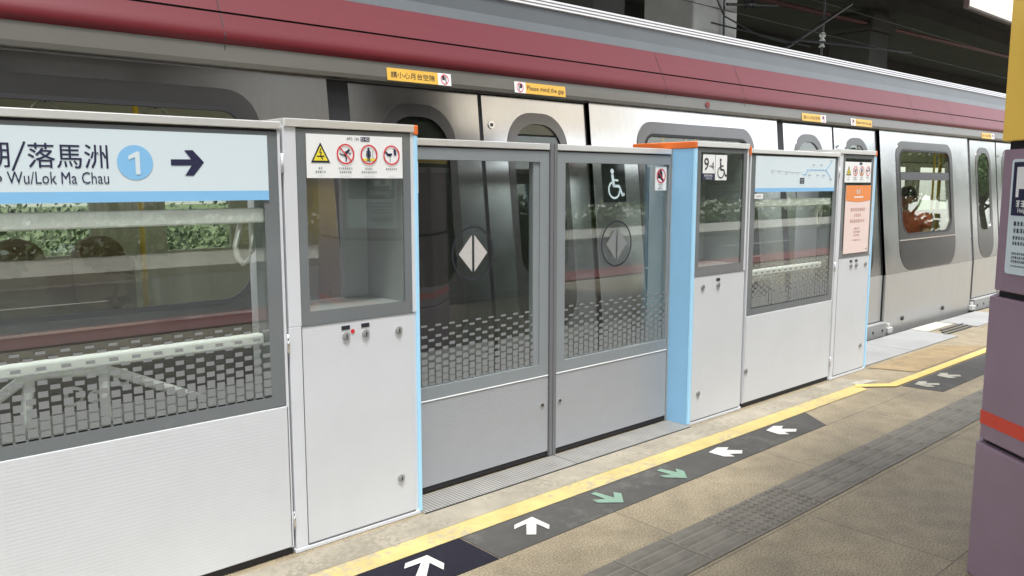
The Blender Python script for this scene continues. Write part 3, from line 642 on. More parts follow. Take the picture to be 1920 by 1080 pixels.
def sliding_gate(x0, x1, edge, label, circ, lock_u, stick):
    """edge: +1 = meeting seal on the right"""
    y = .155; top = 1.572
    t = thing('sliding_gate', ((x0+x1)/2, y+.025, 0), label, 'sliding gate', 'sliding leaves of the platform gates')
    lf, rt = (x0, x1-.024) if edge > 0 else (x0+.024, x1)
    b = MB(); b.box(lf+.002, rt-.002, y, y+.045, .034, .424, 'grey_ridged'); b.box(lf+.002, rt-.002, y-.003, y+.04, .424, .4285, 'sticker_white'); b.build('lower_panel', t, bevel=.001)
    b = MB(); b.box(lf, rt, y+.004, y+.05, .008, .032, 'rubber_and_shade'); b.build('gap_shade_strip', t)  # shadow under the leaf, put in as a dark strip
    b = MB(); b.box(lf+.002, rt-.002, y-.006, y+.055, top-.03, top, 'aluminium'); b.box(lf+.004, rt-.004, y-.001, y+.05, top-.036, top-.0305, 'black_gap'); b.build('top_cap', t, bevel=.005)
    g0, g1 = .4295, top-.037
    gl, gr = (lf-.06, rt-.058) if edge > 0 else (lf+.058, rt+.06)
    hole = [(max(lf, gl)+.0, .49), (max(lf, gl), top-.085), (min(rt, gr), top-.085), (min(rt, gr), .49)]
    hl, hr = (lf+.004, rt-.062) if edge > 0 else (lf+.062, rt-.014)
    b = MB(); b.plate([(lf+.002, g0), (rt-.002, g0), (rt-.002, g1), (lf+.002, g1)], [[(hl, .487), (hl, top-.088), (hr, top-.088), (hr, .487)]], front(y), 'grey_frame', 0, .04); b.build('frame', t)
    # slim grey glazing strip beside the meeting stile
    b = MB(); sx = (hr-.036, hr) if edge > 0 else (hl, hl)
    if edge > 0: b.box(hr-.038, hr-.001, y+.006, y+.038, .488, top-.089, 'grey_frame'); b.build('glazing_bead', t)
    b = MB(); b.box(hl-.003, hr+.003, y+.010, y+.018, .484, top-.085, 'gate_glass'); g = b.build('glass_pane', t)
    frit_pattern(hl+.004, hr-.003, .492, .765, y+.0085, g)
    ed = (x1-.022, x1-.001) if edge > 0 else (x0+.001, x0+.022)
    b = MB(); b.box(ed[0], ed[1], y-.008, y+.05, .006, top+.002, 'grey_seal'); 
    b.box(*((ed[1], ed[1]+.001) if edge > 0 else (ed[0]-.001, ed[0])), y-.002, y+.048, .006, top, 'black_gap'); b.build('edge_seal', t, bevel=.003)
    M = front(y+.0088); cu, cv = circ; b = MB()
    b.ring(cu, cv, .119, .009, M, 'ink', .0, n=48)
    mt = 'mark_white' if edge > 0 else 'frit'
    h = .084
    b.poly2([(cu-.007, cv-h), (cu-.007, cv+h), (cu-h, cv)], M, mt, .0004); b.poly2([(cu+.007, cv+h), (cu+.007, cv-h), (cu+h, cv)], M, mt, .0004)
    b.build('door_emblem', t)
    b = MB(); s0, s1 = stick; b.box(s0, s1, y+.005, y+.008, 1.342, 1.474, 'sticker_white'); nb = b.build('notice', t)
    b = MB(); M = front(y+.005); c = (s0+s1)/2
    b.rect(c-.03, c+.012, 1.408, 1.44, M, 'ink', .0006); b.disc(c-.004, 1.444, .012, M, 'ink', .0006, 12); b.line([(c-.002, 1.412), (c+.02, 1.393)], .012, M, 'ink', .0006)
    b.ring(c, 1.422, .037, .007, M, 'sign_red', .001, n=28); b.line([(c-.026, 1.448), (c+.026, 1.396)], .006, M, 'sign_red', .001); b.build('pictogram', nb)
    b = MB()
    for q, n in enumerate((4, 2, 4)): glyphs(b, c-n*.0062, 1.370-.011*q, .009, n, M, 'ink_soft', .0006, seed=q+60)
    b.build('lettering', nb)
    b = MB(); b.cyl((lock_u, y+.002, .28), (0, -1, 0), .012, .006, 'chrome', 14); b.cyl((lock_u, y-.004, .28), (0, -1, 0), .007, .002, 'dark_metal', 10); b.build('lock', t)
    return t
sliding_gate(1.95, 2.867, 1, 'sliding glass gate with bright white diamond emblem in a black ring', (2.368, 1.066), 2.80, (1.96, 2.066))
sliding_gate(2.869, 3.802, -1, 'sliding glass gate with faint diamond emblem, next to the wide blue flank', (3.358, 1.062), 2.925, (3.672, 3.77))

# ---------------------------------------------------------------- the train
KL = .103
def lean_y(z): return .565+(z-.54)*KL
def LM(u, v, o): return (u, lean_y(v)-o, v+KL*o)
BX0, BX1 = -7.6, 22.4
train = thing('train_car', (6, 2, -1.05), 'long stainless steel train car with red roof band standing behind the gates', 'train')
PITCH = 3.88; C0 = 2.87
pairs_ = [C0+PITCH*k for k in range(-2, 6)]
DZ0, DZ1 = .03, 1.85
def prof_strip(name, prof, mat, x0=BX0, x1=BX1, smooth=False, parent=train):
    b = MB(); b.quadstrip([[(x, y, z) for y, z in prof] for x in (x0, x1)], mat); return b.build(name, parent, smooth=smooth)
# lower skirt and leaning side between the doors (each bay a sheet with its window hole)
HW = .835
bays = [(pairs_[i]+HW, pairs_[i+1]-HW-.09) for i in range(len(pairs_)-1)]
wins = []
for (x0, x1) in bays:
    mid = (x0+x1)/2+.045-(.11 if 7 < x0 < 8 else 0)
    w0, w1 = mid-.61, mid+.61
    body = MB(); skirt = MB()
    hole = rrect(w0, w1, .885, 1.70, (.16, .16, .10, .10))
    body.plate([(x0, .54), (x1, .54), (x1, 1.86), (x0, 1.86)], [hole], LM, 'train_steel', 0, .05)
    skirt.quadstrip([[(x, .562, -.12), (x, .562, .40), (x, .563, .54)] for x in (x0, x1)], 'skirt_steel')
    skirt.box(x0, x1, .563, .60, -.12, -.1, 'skirt_steel')
    for xx in (x0, x1): skirt.quadstrip([[(xx, .5625, -.12), (xx, .62, -.12)], [(xx, .5635, .54), (xx, .62, .54)], [(xx, .70, 1.86), (xx, .76, 1.86)]], 'train_steel')
    wins.append((w0, w1, mid)); body.build('body_side', train); skirt.build('skirt', train)
# rest of the body shell: cantrail, red band, roof, far side, floor, ceiling
prof_strip('beige_band', [(.72, 1.862), (.664, 1.866), (.661, 1.885), (.668, 1.953)], 'train_beige')
prof_strip('red_band', [(.668, 1.9535), (.660, 1.965), (.658, 1.985), (.664, 2.01), (.675, 2.03), (.698, 2.082)], 'train_red', smooth=True)
prof_strip('band_joint', [(.6985, 2.083), (.712, 2.083), (.712, 2.090), (.701, 2.090)], 'rubber_and_shade')
prof_strip('upper_red_band', [(.7005, 2.091), (.737, 2.162), (.772, 2.234)], 'train_red')
prof_strip('roof_side', [(.7725, 2.2345), (.79, 2.29), (.801, 2.381)], 'train_roof_grey')
b = MB()
for k in range(3): b.quadstrip([[(x, .800+k*.010, 2.381+k*.021), (x, .791+k*.010, 2.386+k*.021), (x, .796+k*.010, 2.398+k*.021), (x, .806+k*.010, 2.400+k*.021)] for x in (BX0, BX1)], 'train_white')
b.build('rain_gutter', train)
prof_strip('roof', [(.83, 2.441), (1.0, 2.455), (1.3, 2.50), (2.1, 2.55), (3.0, 2.50), (3.25, 2.46), (3.37, 2.42), (3.45, 2.2), (3.50, 1.86), (3.60, 1.7)], 'train_roof_grey', smooth=True)
b = MB(); fx = 3.58
b.box(BX0, BX1, fx, fx+.05, -.12, .88, 'interior_grey'); b.box(BX0, BX1, fx, fx+.05, 1.66, 1.80, 'interior_grey')
op = sorted([(m-.75, m+.75) for (_, _, m) in wins]+[(c+q*.42-.25, c+q*.42+.25) for c in pairs_ for q in (-1, 1)]); px_ = BX0
for a0, a1 in op:
    if a0 > px_: b.box(px_, a0, fx, fx+.05, .8802, 1.6598, 'interior_grey')
    px_ = max(px_, a1)
b.box(px_, BX1, fx, fx+.05, .8802, 1.6598, 'interior_grey'); b.build('far_side', train)
b = MB(); b.box(BX0, BX1, .62, 3.56, -.1, .02, 'interior_floor'); b.build('car_floor', train)
b = MB(); b.quadstrip([[(x, y, z) for y, z in ((.74, 1.84), (.85, 1.95), (1.4, 2.08), (2.8, 2.08), (3.4, 1.95), (3.55, 1.75))] for x in (BX0, BX1)], 'interior_grey'); b.build('car_ceiling', train)
b = MB()
for x in (BX0, BX1): b.prism([(x-.02, .6), (x+.02, .6), (x+.02, 3.6), (x-.02, 3.6)], -.1, 2.4, 'train_steel')
b.build('end_wall', train)
b = MB(); b.box(BX0, BX1, .8, 3.4, -.75, -.13, 'dark_metal'); b.build('underframe', train)
# panel seams in the bands
b = MB()
for x in (1.46, 4.40, 5.32, 8.28, 9.2, 12.2):
    for (p, q) in (((.664, 1.868), (.668, 1.95)), ((.6595, 1.966), (.6575, 1.986)), ((.6575, 1.986), (.675, 2.031)), ((.675, 2.031), (.698, 2.081)), ((.70, 2.092), (.772, 2.232))):
        b.quadstrip([[(x-.0022, p[0]-.0015, p[1]), (x-.0022, q[0]-.0015, q[1])], [(x+.0022, p[0]-.0015, p[1]), (x+.0022, q[0]-.0015, q[1])]], 'rubber_and_shade')
b.build('panel_seam', train)
# windows
for (w0, w1, mid) in wins:
    b = MB(); hole = rrect(w0+.002, w1-.002, .887, 1.698, (.16, .16, .10, .10)); outer = rrect(mid-.675, mid+.675, .55, 1.775, (.22, .22, .15, .15))
    b.plate(outer, [hole], LM, 'black_gloss', .004, .004); wf = b.build('window', train)
    b = MB(); b.plate(rrect(w0, w1, .885, 1.70, (.16, .16, .10, .10)), [], LM, 'train_glass', -.008, .006); b.build('pane', wf)
    b = MB(); b.plate([(w0+.005, 1.41), (w1-.005, 1.41), (w1-.005, 1.485), (w0+.005, 1.485)], [], LM, 'dark_metal', .001, .02); b.build('transom', wf)
    inn = rrect(w0+.018, w1-.018, .903, 1.682, (.145, .145, .085, .085))
    b = MB(); b.plate(rrect(w0, w1, .885, 1.70, (.16, .16, .10, .10)), [inn], LM, 'rubber_and_shade', .0055, .012); b.build('gasket', wf)
    b = MB(); b.box(mid-.675, mid+.675, .586, .594, .838, .848, 'chrome'); b.build('trim_strip', wf)
# doors
def LR(u, v, o):  # door surface, set back a little and vertical below .54
    y = (lean_y(v) if v > .54 else .565)+.022
    return (u, y-o, v+(KL*o if v > .54 else 0))
for c in pairs_:
    b = MB()  # dark reveal round the opening
    b.quadstrip([[(x, .60, DZ0), (x, .60, .54), (x, .735, DZ1+.01)] for x in (c-HW-.09, c+HW)], 'rubber_and_shade')
    b.build('door_reveal', train)
    for s in (-1, 1):
        x0, x1 = (c-.80, c-.012) if s < 0 else (c+.012, c+.815)
        ctr = c+s*.415
        b = MB(); hole = rrect(ctr-.19, ctr+.19, .86, 1.715, (.12, .12, .16, .16))
        b.plate([(x0, .54), (x1, .54), (x1, DZ1), (x0, DZ1)], [hole], LR, 'door_steel', 0, .02)
        b.quadstrip([[LR(x, z, 0) for z in (DZ0+.085, .30, .54)] for x in (x0, x1)], 'skirt_steel')
        dl = b.build('door', train)
        b = MB(); b.plate(rrect(ctr-.235, ctr+.235, .545, 1.775, (.20, .20, .19, .19)), [rrect(ctr-.188, ctr+.188, .862, 1.713, (.12, .12, .16, .16))], LR, 'black_gloss', .003, .003); b.build('window_frame', dl)
        b = MB(); b.plate(rrect(ctr-.19, ctr+.19, .86, 1.715, (.12, .12, .16, .16)), [], LR, 'train_glass', -.004, .005); b.build('pane', dl)
        b = MB(); sx = (c-.012, c-.002) if s < 0 else (c+.002, c+.012)
        b.quadstrip([[LR(x, z, .002) for z in (DZ0+.085, .54, DZ1)] for x in sx], 'rubber_and_shade')
        sx = (x0-.125, x0) if s < 0 else (x1, x1+.012)
        b.quadstrip([[LR(x, z, -.001) for z in (DZ0+.085, .54, DZ1)] for x in sx], 'rubber_and_shade'); b.build('seal', dl)
        if s > 0:
            b = MB(); p = LR(c+.07, 1.695, 0); b.cyl(p, (0, -1, .1), .022, .006, 'chrome', 8); b.cyl((p[0], p[1]-.006, p[2]), (0, -1, .1), .010, .003, 'dark_metal', 8); b.build('door_release', dl)
    b = MB(); b.box(c-.84, c+.84, .535, .60, -.02, .105, 'steel_plate')
    for q in range(9): b.cyl((c-.76+q*.19, .536, .04), (0, -1, 0), .014, .006, 'dark_metal', 10)
    b.build('step_plate', train, bevel=.003)
    for s in (-1, 1):
        b = MB(); b.box(c+s*.90-.05, c+s*.90+.05, .52, .56, .0, .05, 'bracket_white'); b.box(c+s*.90-.02, c+s*.90+.02, .535, .56, .05, .085, 'bracket_white'); b.build('bracket', train, bevel=.003)
for x in (7.98, 8.95, 4.2, 5.1):
    b = MB(); b.cyl((x, .56, .10), (0, -1, 0), .022, .012, 'dark_metal', 12); b.build('lifting_plug', train)
# labels on the beige band
def band_M(u, v, o): return (u, .661+(v-1.885)*.103-o-.0008, v)
def band_note(u0, u1, icon_left, body, cjk):
    z0, z1 = 1.872, 1.931
    b = MB(); b.rect(u0, u1, z0, z1, band_M, 'label_yellow', .0015); nb = b.build('notice', train)
    ic = (u0, u0+.082) if icon_left else (u1-.082, u1)
    b = MB(); b.rect(ic[0], ic[1], z0, z1, band_M, 'sticker_white', .002); m = (ic[0]+ic[1])/2; v = (z0+z1)/2
    b.ring(m, v, .023, .005, band_M, 'sign_red', .003, n=24); s = 1 if icon_left else -1
    b.rect(m-.002 if s > 0 else m-.016, m+.016 if s > 0 else m+.002, v-.004, v+.018, band_M, 'ink', .0026); b.line([(m-s*.008, v+.014), (m-s*.008, v-.016)], .006, band_M, 'ink', .0026)
    b.build('pictogram', nb)
    b = MB(); t0 = (ic[1]+.012) if icon_left else u0+.022; t1 = (u1-.012) if icon_left else ic[0]-.02
    text(b, body, t0, z0+(.014 if cjk else .010), .030 if cjk else .034, band_M, 'ink', .0022, w=t1-t0, bold=.004); b.build('lettering', nb)
for k, c in enumerate(pairs_):
    if -2 < c < 12:
        dx = .02*(1 if c < 5 else -4)
        band_note(c-.62, c-.235, False, '請小心月台空隙', True); band_note(c+.20, c+.595, True, 'Please mind the gap', False)
b = MB(); b.cyl(band_M(4.86, 1.915, 0), (0, -1, 0), .022, .006, 'kerb_red', 16); b.build('marker_light', train)
# wheelchair plate on the car side
b = MB(); b.plate(rrect(3.785, 3.995, 1.265, 1.507, .015, 3), [], LM, 'plate_dark', .003, .002); nb = b.build('notice', train)
b = MB(); wheelchair(b, 3.82, 1.29, .15, LM, 'sign_white', .0045); b.build('pictogram', nb)
lampm = paint('lamp_tube', (.9, .9, .86), .5); lb_ = lampm.node_tree.nodes['Principled BSDF']; lb_.inputs['Emission Color'].default_value = (1, .97, .88, 1); lb_.inputs['Emission Strength'].default_value = 1.3
for k in range(-1, 5):
    x = 2.87+PITCH*k
    for y in (1.5, 2.7):
        b = MB(); b.box(x-1.6, x+1.6, y-.07, y+.07, 2.055, 2.075, 'lamp_tube'); b.build('ceiling_lamp', train)
# seats, poles, straps inside
for (w0, w1, mid) in wins[:4]:
    b = MB(); b.box(mid-1.0, mid+1.0, 3.12, 3.5, .36, .44, 'seat_fabric'); b.box(mid-1.0, mid+1.0, 3.45, 3.56, .44, .86, 'seat_fabric'); b.build('bench_seat', train, bevel=.03)
    b = MB(); b.box(mid-1.0, mid+1.0, .72, 1.1, .36, .44, 'seat_fabric'); b.build('bench_seat', train, bevel=.02)
    for q in range(4):
        x = mid-.75+q*.5
        b = MB(); b.plate(rrect(x-.17, x+.17, .5, 1.02, .16), [], lambda u, v, o: (u, 3.42-o, v), 'seat_fabric', 0, .06); b.build('seat_back', train, bevel=.01)
for c in pairs_[1:6]:
    for dx, y in ((-.95, .95), (.95, .95), (0, 2.1), (-.95, 3.25), (.95, 3.25)):
        b = MB(); b.tube([(c+dx, y, .02), (c+dx, y, 2.04)], .019, 'pole_yellow', 10); b.build('grab_pole', train, smooth=True)
b = MB(); b.tube([(BX0+.2, 1.2, 1.86), (BX1-.2, 1.2, 1.86)], .016, 'chrome', 8); b.build('grab_rail', train, smooth=True)
for k in range(18):
    x = .9+k*.45; b = MB(); b.tube([(x, 1.2, 1.85), (x, 1.2, 1.72)], .010, 'grey_seal', 6); 
    b.tube([(x+.055*math.cos(a), 1.2, 1.67+.055*math.sin(a)) for a in [2*PI*i/12 for i in range(13)]], .008, 'sticker_white', 6); b.build('strap', train, smooth=True)

# person seated inside, seen through the right-hand window
def skin_body(name, verts, edges, radii, mat, parent, root=0, lev=2):
    me = bpy.data.meshes.new(name); o = ORG[parent.name]
    me.from_pydata([Vector(v)-o for v in verts], edges, []); ob = bpy.data.objects.new(name, me); COL.objects.link(ob)
    sk = ob.modifiers.new('Skin', 'SKIN'); sk.use_smooth_shade = True
    for i, r in enumerate(radii):
        d = me.skin_vertices[0].data[i]; d.radius = r if isinstance(r, tuple) else (r, r); d.use_root = (i == root)
    ss = ob.modifiers.new('Subsurf', 'SUBSURF'); ss.levels = lev; ss.render_levels = lev
    dg = bpy.context.evaluated_depsgraph_get(); m2 = bpy.data.meshes.new_from_object(ob.evaluated_get(dg))
    bpy.data.objects.remove(ob)
    m2.materials.clear(); m2.materials.append(MATS[mat])
    m2.polygons.foreach_set('material_index', [0]*len(m2.polygons)); m2.polygons.foreach_set('use_smooth', [True]*len(m2.polygons))
    ob = bpy.data.objects.new(name, m2); COL.objects.link(ob); ob.parent = parent; ORG[ob.name] = o
    return ob
PX, PY = 9.02, 1.0
person = thing('person', (PX, PY, .44), 'person in orange red vest sitting inside the train behind the right window', 'person')
V = lambda x, y, z: (PX+x, PY+y, z+.05)
vs = [V(0,0,.50), V(.02,0,.66), V(.02,0,.84), V(0,0,.99), V(-.02,0,1.06), V(-.05,0,1.17), V(-.06,0,1.245),
      V(0,-.17,.97), V(-.06,-.22,.76), V(-.26,-.16,.68), V(-.34,-.12,.70), V(0,.17,.97), V(-.06,.22,.76), V(-.26,.16,.68), V(-.34,.12,.70),
      V(-.02,-.10,.48), V(-.42,-.11,.50), V(-.44,-.11,.10), V(-.54,-.11,.05), V(-.02,.10,.48), V(-.42,.11,.50), V(-.44,.11,.10), V(-.54,.11,.05)]
es = [(0,1),(1,2),(2,3),(3,4),(4,5),(5,6),(3,7),(7,8),(8,9),(9,10),(3,11),(11,12),(12,13),(13,14),(0,15),(15,16),(16,17),(17,18),(0,19),(19,20),(20,21),(21,22)]
rs = [.13,.125,.135,.10,.05,.088,.07,.06,.045,.035,.03,.06,.045,.035,.03,.085,.065,.045,.035,.085,.065,.045,.035]
bodyo = skin_body('body', vs, es, rs, 'skin', person)
vs2 = [V(0,0,.52), V(.02,0,.66), V(.02,0,.84), V(.0,0,.985), V(0,-.17,.975), V(-.045,-.215,.82), V(0,.17,.975), V(-.045,.215,.82)]
skin_body('vest', vs2, [(0,1),(1,2),(2,3),(3,4),(4,5),(3,6),(6,7)], [.19,.185,.20,.15,.10,.085,.10,.085], 'vest_orange', person)
skin_body('trousers', [V(0,0,.50), V(-.02,-.10,.48), V(-.42,-.11,.50), V(-.44,-.11,.12), V(-.02,.10,.48), V(-.42,.11,.50), V(-.44,.11,.12)], [(0,1),(1,2),(2,3),(0,4),(4,5),(5,6)], [.14,.098,.078,.058,.098,.078,.058], 'trousers', person)
b = MB(); rings = []
for i in range(9):
    a = PI*i/16+.0; rings.append([(PX-.035+(.105*math.cos(a))*math.cos(p)+.012, PY+.088*math.cos(a)*math.sin(p), 1.25+.105*math.sin(a)-(.05 if math.cos(p) > .1 and i == 0 else 0)) for p in [2*PI*j/16 for j in range(16)]])
b.quadstrip(rings, 'hair', True, True); b.build('hair', person, smooth=True)
b = MB()
b.tube([(PX-.125, PY, 1.25), (PX-.155, PY, 1.215), (PX-.13, PY, 1.205)], .012, 'skin', 8, [.006, .014, .008])   # nose
for s in (-1, 1): b.cyl((PX-.128, PY+s*.032, 1.245), (-1, 0, 0), .010, .006, 'ink', 8); b.tube([(PX-.03, PY+s*.088, 1.20), (PX-.02, PY+s*.096, 1.23), (PX-.03, PY+s*.09, 1.25)], .014, 'skin', 6)
b.box(PX-.137, PX-.125, PY-.025, PY+.025, 1.172, 1.180, 'sign_red'); b.build('face', person, smooth=True)
for s in (-1, 1):   # hands resting on the thighs
    b = MB(); hx, hy, hz = PX-.36, PY+s*.12, .75
    b.tube([(hx+.03, hy, hz), (hx-.02, hy, hz-.005), (hx-.06, hy, hz-.02)], .03, 'skin', 8, [.024, .036, .032])
    for q, ln in enumerate((.06, .072, .066, .05)):
        yy = hy+(q-1.5)*.019; b.tube([(hx-.055, yy, hz-.018), (hx-.055-ln*.5, yy, hz-.03), (hx-.055-ln*.9, yy, hz-.055)], .008, 'skin', 6, [.0088, .0082, .0068])
    b.tube([(hx-.01, hy-s*.03, hz-.005), (hx-.04, hy-s*.052, hz-.02), (hx-.065, hy-s*.055, hz-.035)], .009, 'skin', 6, [.011, .0095, .008]); b.build('hand', person, smooth=True)

# ---------------------------------------------------------------- purple and yellow column
A = Vector((3.087, -1.74)); ang = .66; e1 = Vector((-math.sin(ang), -math.cos(ang))); n1 = Vector((-e1.y, e1.x)); Ls = .44
ctr = A+e1*Ls/2+n1*Ls*1.2071
def octo(inset):
    rad = (Ls*1.2071-inset)/math.cos(PI/8); a0 = math.atan2(-n1.y, -n1.x)
    return [(ctr.x+rad*math.cos(a0+PI/8+i*PI/4), ctr.y+rad*math.sin(a0+PI/8+i*PI/4)) for i in range(8)]
colm = thing('platform_column', (ctr.x, ctr.y, 0), 'purple platform column with yellow upper part and a red stripe', 'column')
b = MB(); b.prism(octo(0), 0, .484, 'column_purple'); b.build('base_panel', colm, bevel=.006)
b = MB(); b.prism(octo(.03), .484, .50, 'black_gap'); b.prism(octo(.035), 1.0, 1.022, 'black_gap'); b.prism(octo(.035), 1.495, 1.522, 'black_gap'); b.build('joint', colm)
b = MB(); b.prism(octo(.009), .50, 1.0, 'column_purple'); b.build('middle_panel', colm, bevel=.004)
b = MB(); b.prism(octo(.007), .553, .600, 'column_red'); b.build('red_stripe', colm)
b = MB(); b.prism(octo(.020), 1.022, 1.495, 'column_purple'); b.build('upper_panel', colm, bevel=.004)
b = MB(); b.prism(octo(.012), 1.522, 2.15, 'column_yellow'); b.build('yellow_casing', colm, bevel=.004)
b = MB(); b.prism(octo(.02), 2.152, 4.298, 'canopy_white'); b.build('upper_casing', colm)
def CF(u, v, o):   # on the visible face: u runs from the far corner towards the camera
    p = A+e1*u+n1*(.020-o); return (p.x, p.y, v)
U0, U1 = .058, .40
b = MB(); b.plate(rrect(U0, U1, 1.085, 1.462, .012, 3), [], CF, 'sign_white', .004, .004); nb = b.build('notice', colm)
b = MB(); b.rect(U0+.012, U1-.012, 1.278, 1.452, CF, 'navy', .0055); b.rect(U0+.03, U0+.15, 1.338, 1.436, CF, 'sticker_white', .0065)
b.poly2([(U0+.075, 1.436), (U0+.15, 1.436), (U0+.15, 1.40), (U0+.105, 1.40), (U0+.105, 1.372), (U0+.075, 1.372)], CF, 'navy', .0072); b.rect(U0+.045, U0+.15, 1.338, 1.365, CF, 'navy', .0072); b.build('pictogram', nb)
b = MB(); glyphs(b, U0+.035, 1.306, .022, 7, CF, 'sticker_white', .0065, .2, seed=11); text(b, 'Help', U0+.045, 1.284, .019, CF, 'sticker_white', .0065, bold=.01)
for k, (z, h, n) in enumerate(((1.245, .014, 11), (1.222, .014, 11), (1.200, .011, 12), (1.182, .011, 12), (1.150, .008, 16), (1.137, .008, 16), (1.124, .008, 15), (1.110, .005, 20))): glyphs(b, U0+.03, z, h, n, CF, 'ink', .0055, .3, seed=k+70)
b.build('lettering', nb)

# hanging sign box beyond the column
hs = thing('hanging_sign', (5.4, -1.2, 2.2), 'cream sign box with dark rim hanging beside the yellow column', 'hanging sign')
b = MB(); b.box(4.25, 6.6, -1.2, -1.185, 2.205, 2.62, 'cream_box'); b.build('sign_box', hs, bevel=.004)
b = MB(); b.box(4.235, 6.62, -1.203, -1.18, 2.194, 2.204, 'dark_edge'); b.box(4.238, 4.249, -1.203, -1.18, 2.204, 2.63, 'dark_edge'); b.build('rim', hs)
b = MB()
for x in (4.6, 6.2): b.tube([(x, -1.192, 2.62), (x, -1.192, 5.3)], .015, 'dark_metal', 8)
b.build('hanger', hs)

# ---------------------------------------------------------------- canopy, deck over the tracks, overhead line
can = thing('canopy', (8, -3.5, 4.3), 'pale platform canopy overhead carried by the purple column', 'canopy')
b = MB(); b.box(-14, 9.5, -5.0, -2.05, 4.3, 4.42, 'canopy_white'); b.build('roof_sheet', can)
b = MB(); b.box(-14, 6.03, -4.98, -4.9, 2.65, 4.297, 'dark_wall'); b.build('added_dark_fascia', can)  # unseen dark screen, added so the upper train side reflects dark
b = MB()
for k in range(4): b.box(-12+k*6, -11.8+k*6, -5.0, -2.05, 4.1, 4.298, 'canopy_white')
b.box(-14, 9.5, -2.15, -2.05, 4.12, 4.298, 'canopy_white'); b.build('beam', can)
deck = thing('deck', (10, 8, 5), 'dark concrete deck spanning above the train', 'deck')
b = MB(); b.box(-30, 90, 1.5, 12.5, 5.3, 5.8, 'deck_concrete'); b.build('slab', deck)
b = MB()
for y in (1.5, 5.2, 9.5): b.box(-30, 90, y, y+.5, 5.0, 5.297, 'deck_concrete')
b.build('beam', deck)
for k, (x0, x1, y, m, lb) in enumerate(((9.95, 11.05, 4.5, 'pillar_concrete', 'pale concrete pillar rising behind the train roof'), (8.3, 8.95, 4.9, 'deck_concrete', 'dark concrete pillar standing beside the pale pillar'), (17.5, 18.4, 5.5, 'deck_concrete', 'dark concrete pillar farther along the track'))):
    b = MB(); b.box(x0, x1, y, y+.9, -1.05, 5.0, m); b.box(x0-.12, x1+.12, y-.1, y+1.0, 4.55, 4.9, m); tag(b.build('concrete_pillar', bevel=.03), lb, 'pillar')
pi_ = MB(); pi_.tube([(9.0, 6.2, 4.75), (30, 4.6, 4.6)], .05, 'pipe_red', 8); tag(pi_.build('pipe', smooth=True), 'long dull red pipe under the dark deck', 'pipe')
for k, (y, z, lb) in enumerate(((3.4, 3.95, 'upper overhead wire above the train roof'), (3.2, 3.45, 'lower overhead wire above the train roof'))):
    b = MB(); b.tube([(-10, y, z), (60, y, z)], .005, 'dark_metal', 6); tag(b.build('overhead_wire'), lb, 'wire')
def insulator(p, d, label):
    t = thing('insulator', p, label, 'insulator', 'overhead line insulators'); p = Vector(p); d = Vector(d)
    b = MB()
    for k in range(5): b.cyl(p+d*(.05*k), d, .055 if k % 2 == 0 else .03, .045, 'insulator_white' if 'white' in label else 'dark_metal', 12, .03 if k % 2 == 0 else .055)
    b.build('sheds', t, smooth=True)
    b = MB(); b.tube([p-d*.5, p], .02, 'dark_metal', 8); b.tube([p+d*.25, p+d*.9], .02, 'dark_metal', 8); b.build('rod', t)
insulator((13.62, 4.5, 3.68), (.05, 0, 1), 'white bell insulator hanging below the dark deck')
insulator((10.95, 4.3, 3.98), (.97, 0, .12), 'dark insulator beside the pale pillar')
cb = thing('cantilever', (11, 4.4, 4), 'thin cantilever bracket of the overhead line by the pale pillar', 'cantilever')
b = MB(); b.tube([(10.6, 4.45, 5.2), (10.6, 4.42, 2.6)], .018, 'dark_metal', 6); b.build('drop_rod', cb)
b = MB(); b.tube([(10.0, 4.35, 4.3), (10.4, 4.3, 3.75), (11.2, 4.2, 3.55), (11.8, 4.1, 3.5)], .012, 'dark_metal', 6); b.tube([(10.1, 4.3, 3.62), (12.5, 4.1, 3.52)], .012, 'dark_metal', 6); b.build('stay', cb)
b = MB(); b.tube([(11.6, 4.2, 3.3), (14.2, 4.3, 4.45)], .03, 'dark_metal', 6); b.tube([(12.3, 4.2, 3.62), (16.5, 4.2, 3.85)], .02, 'dark_metal', 6); b.build('arm', cb)

# ---------------------------------------------------------------- what lies across the road (seen in the reflections) and beyond the tracks
b = MB(); b.box(5.66, 7.45, -4.88, -4.3, 0, 4.1, 'dark_wall'); b.box(5.64, 7.47, -4.89, -4.28, 0, .12, 'dark_metal'); tag(b.build('wall_pier', bevel=.02), 'dark clad wall pier at the back of the platform', 'wall')
def leaf_blob(b, c, r, n, size, mat, rr, squash=.8):
    for _ in range(n):
        d = Vector((rr.gauss(0, 1), rr.gauss(0, 1), rr.gauss(0, 1))).normalized()*r*rr.uniform(.45, 1)**.6
        p = Vector(c)+Vector((d.x, d.y, d.z*squash)); a = Vector((rr.uniform(-1, 1), rr.uniform(-1, 1), rr.uniform(-1, 1))).normalized(); e = a.orthogonal().normalized(); s = size*rr.uniform(.6, 1.4)
        b.add([p-e*s*.4, p+a*s*.5, p+e*s*.4, p-a*s*.5], [(0, 1, 2, 3)], mat)
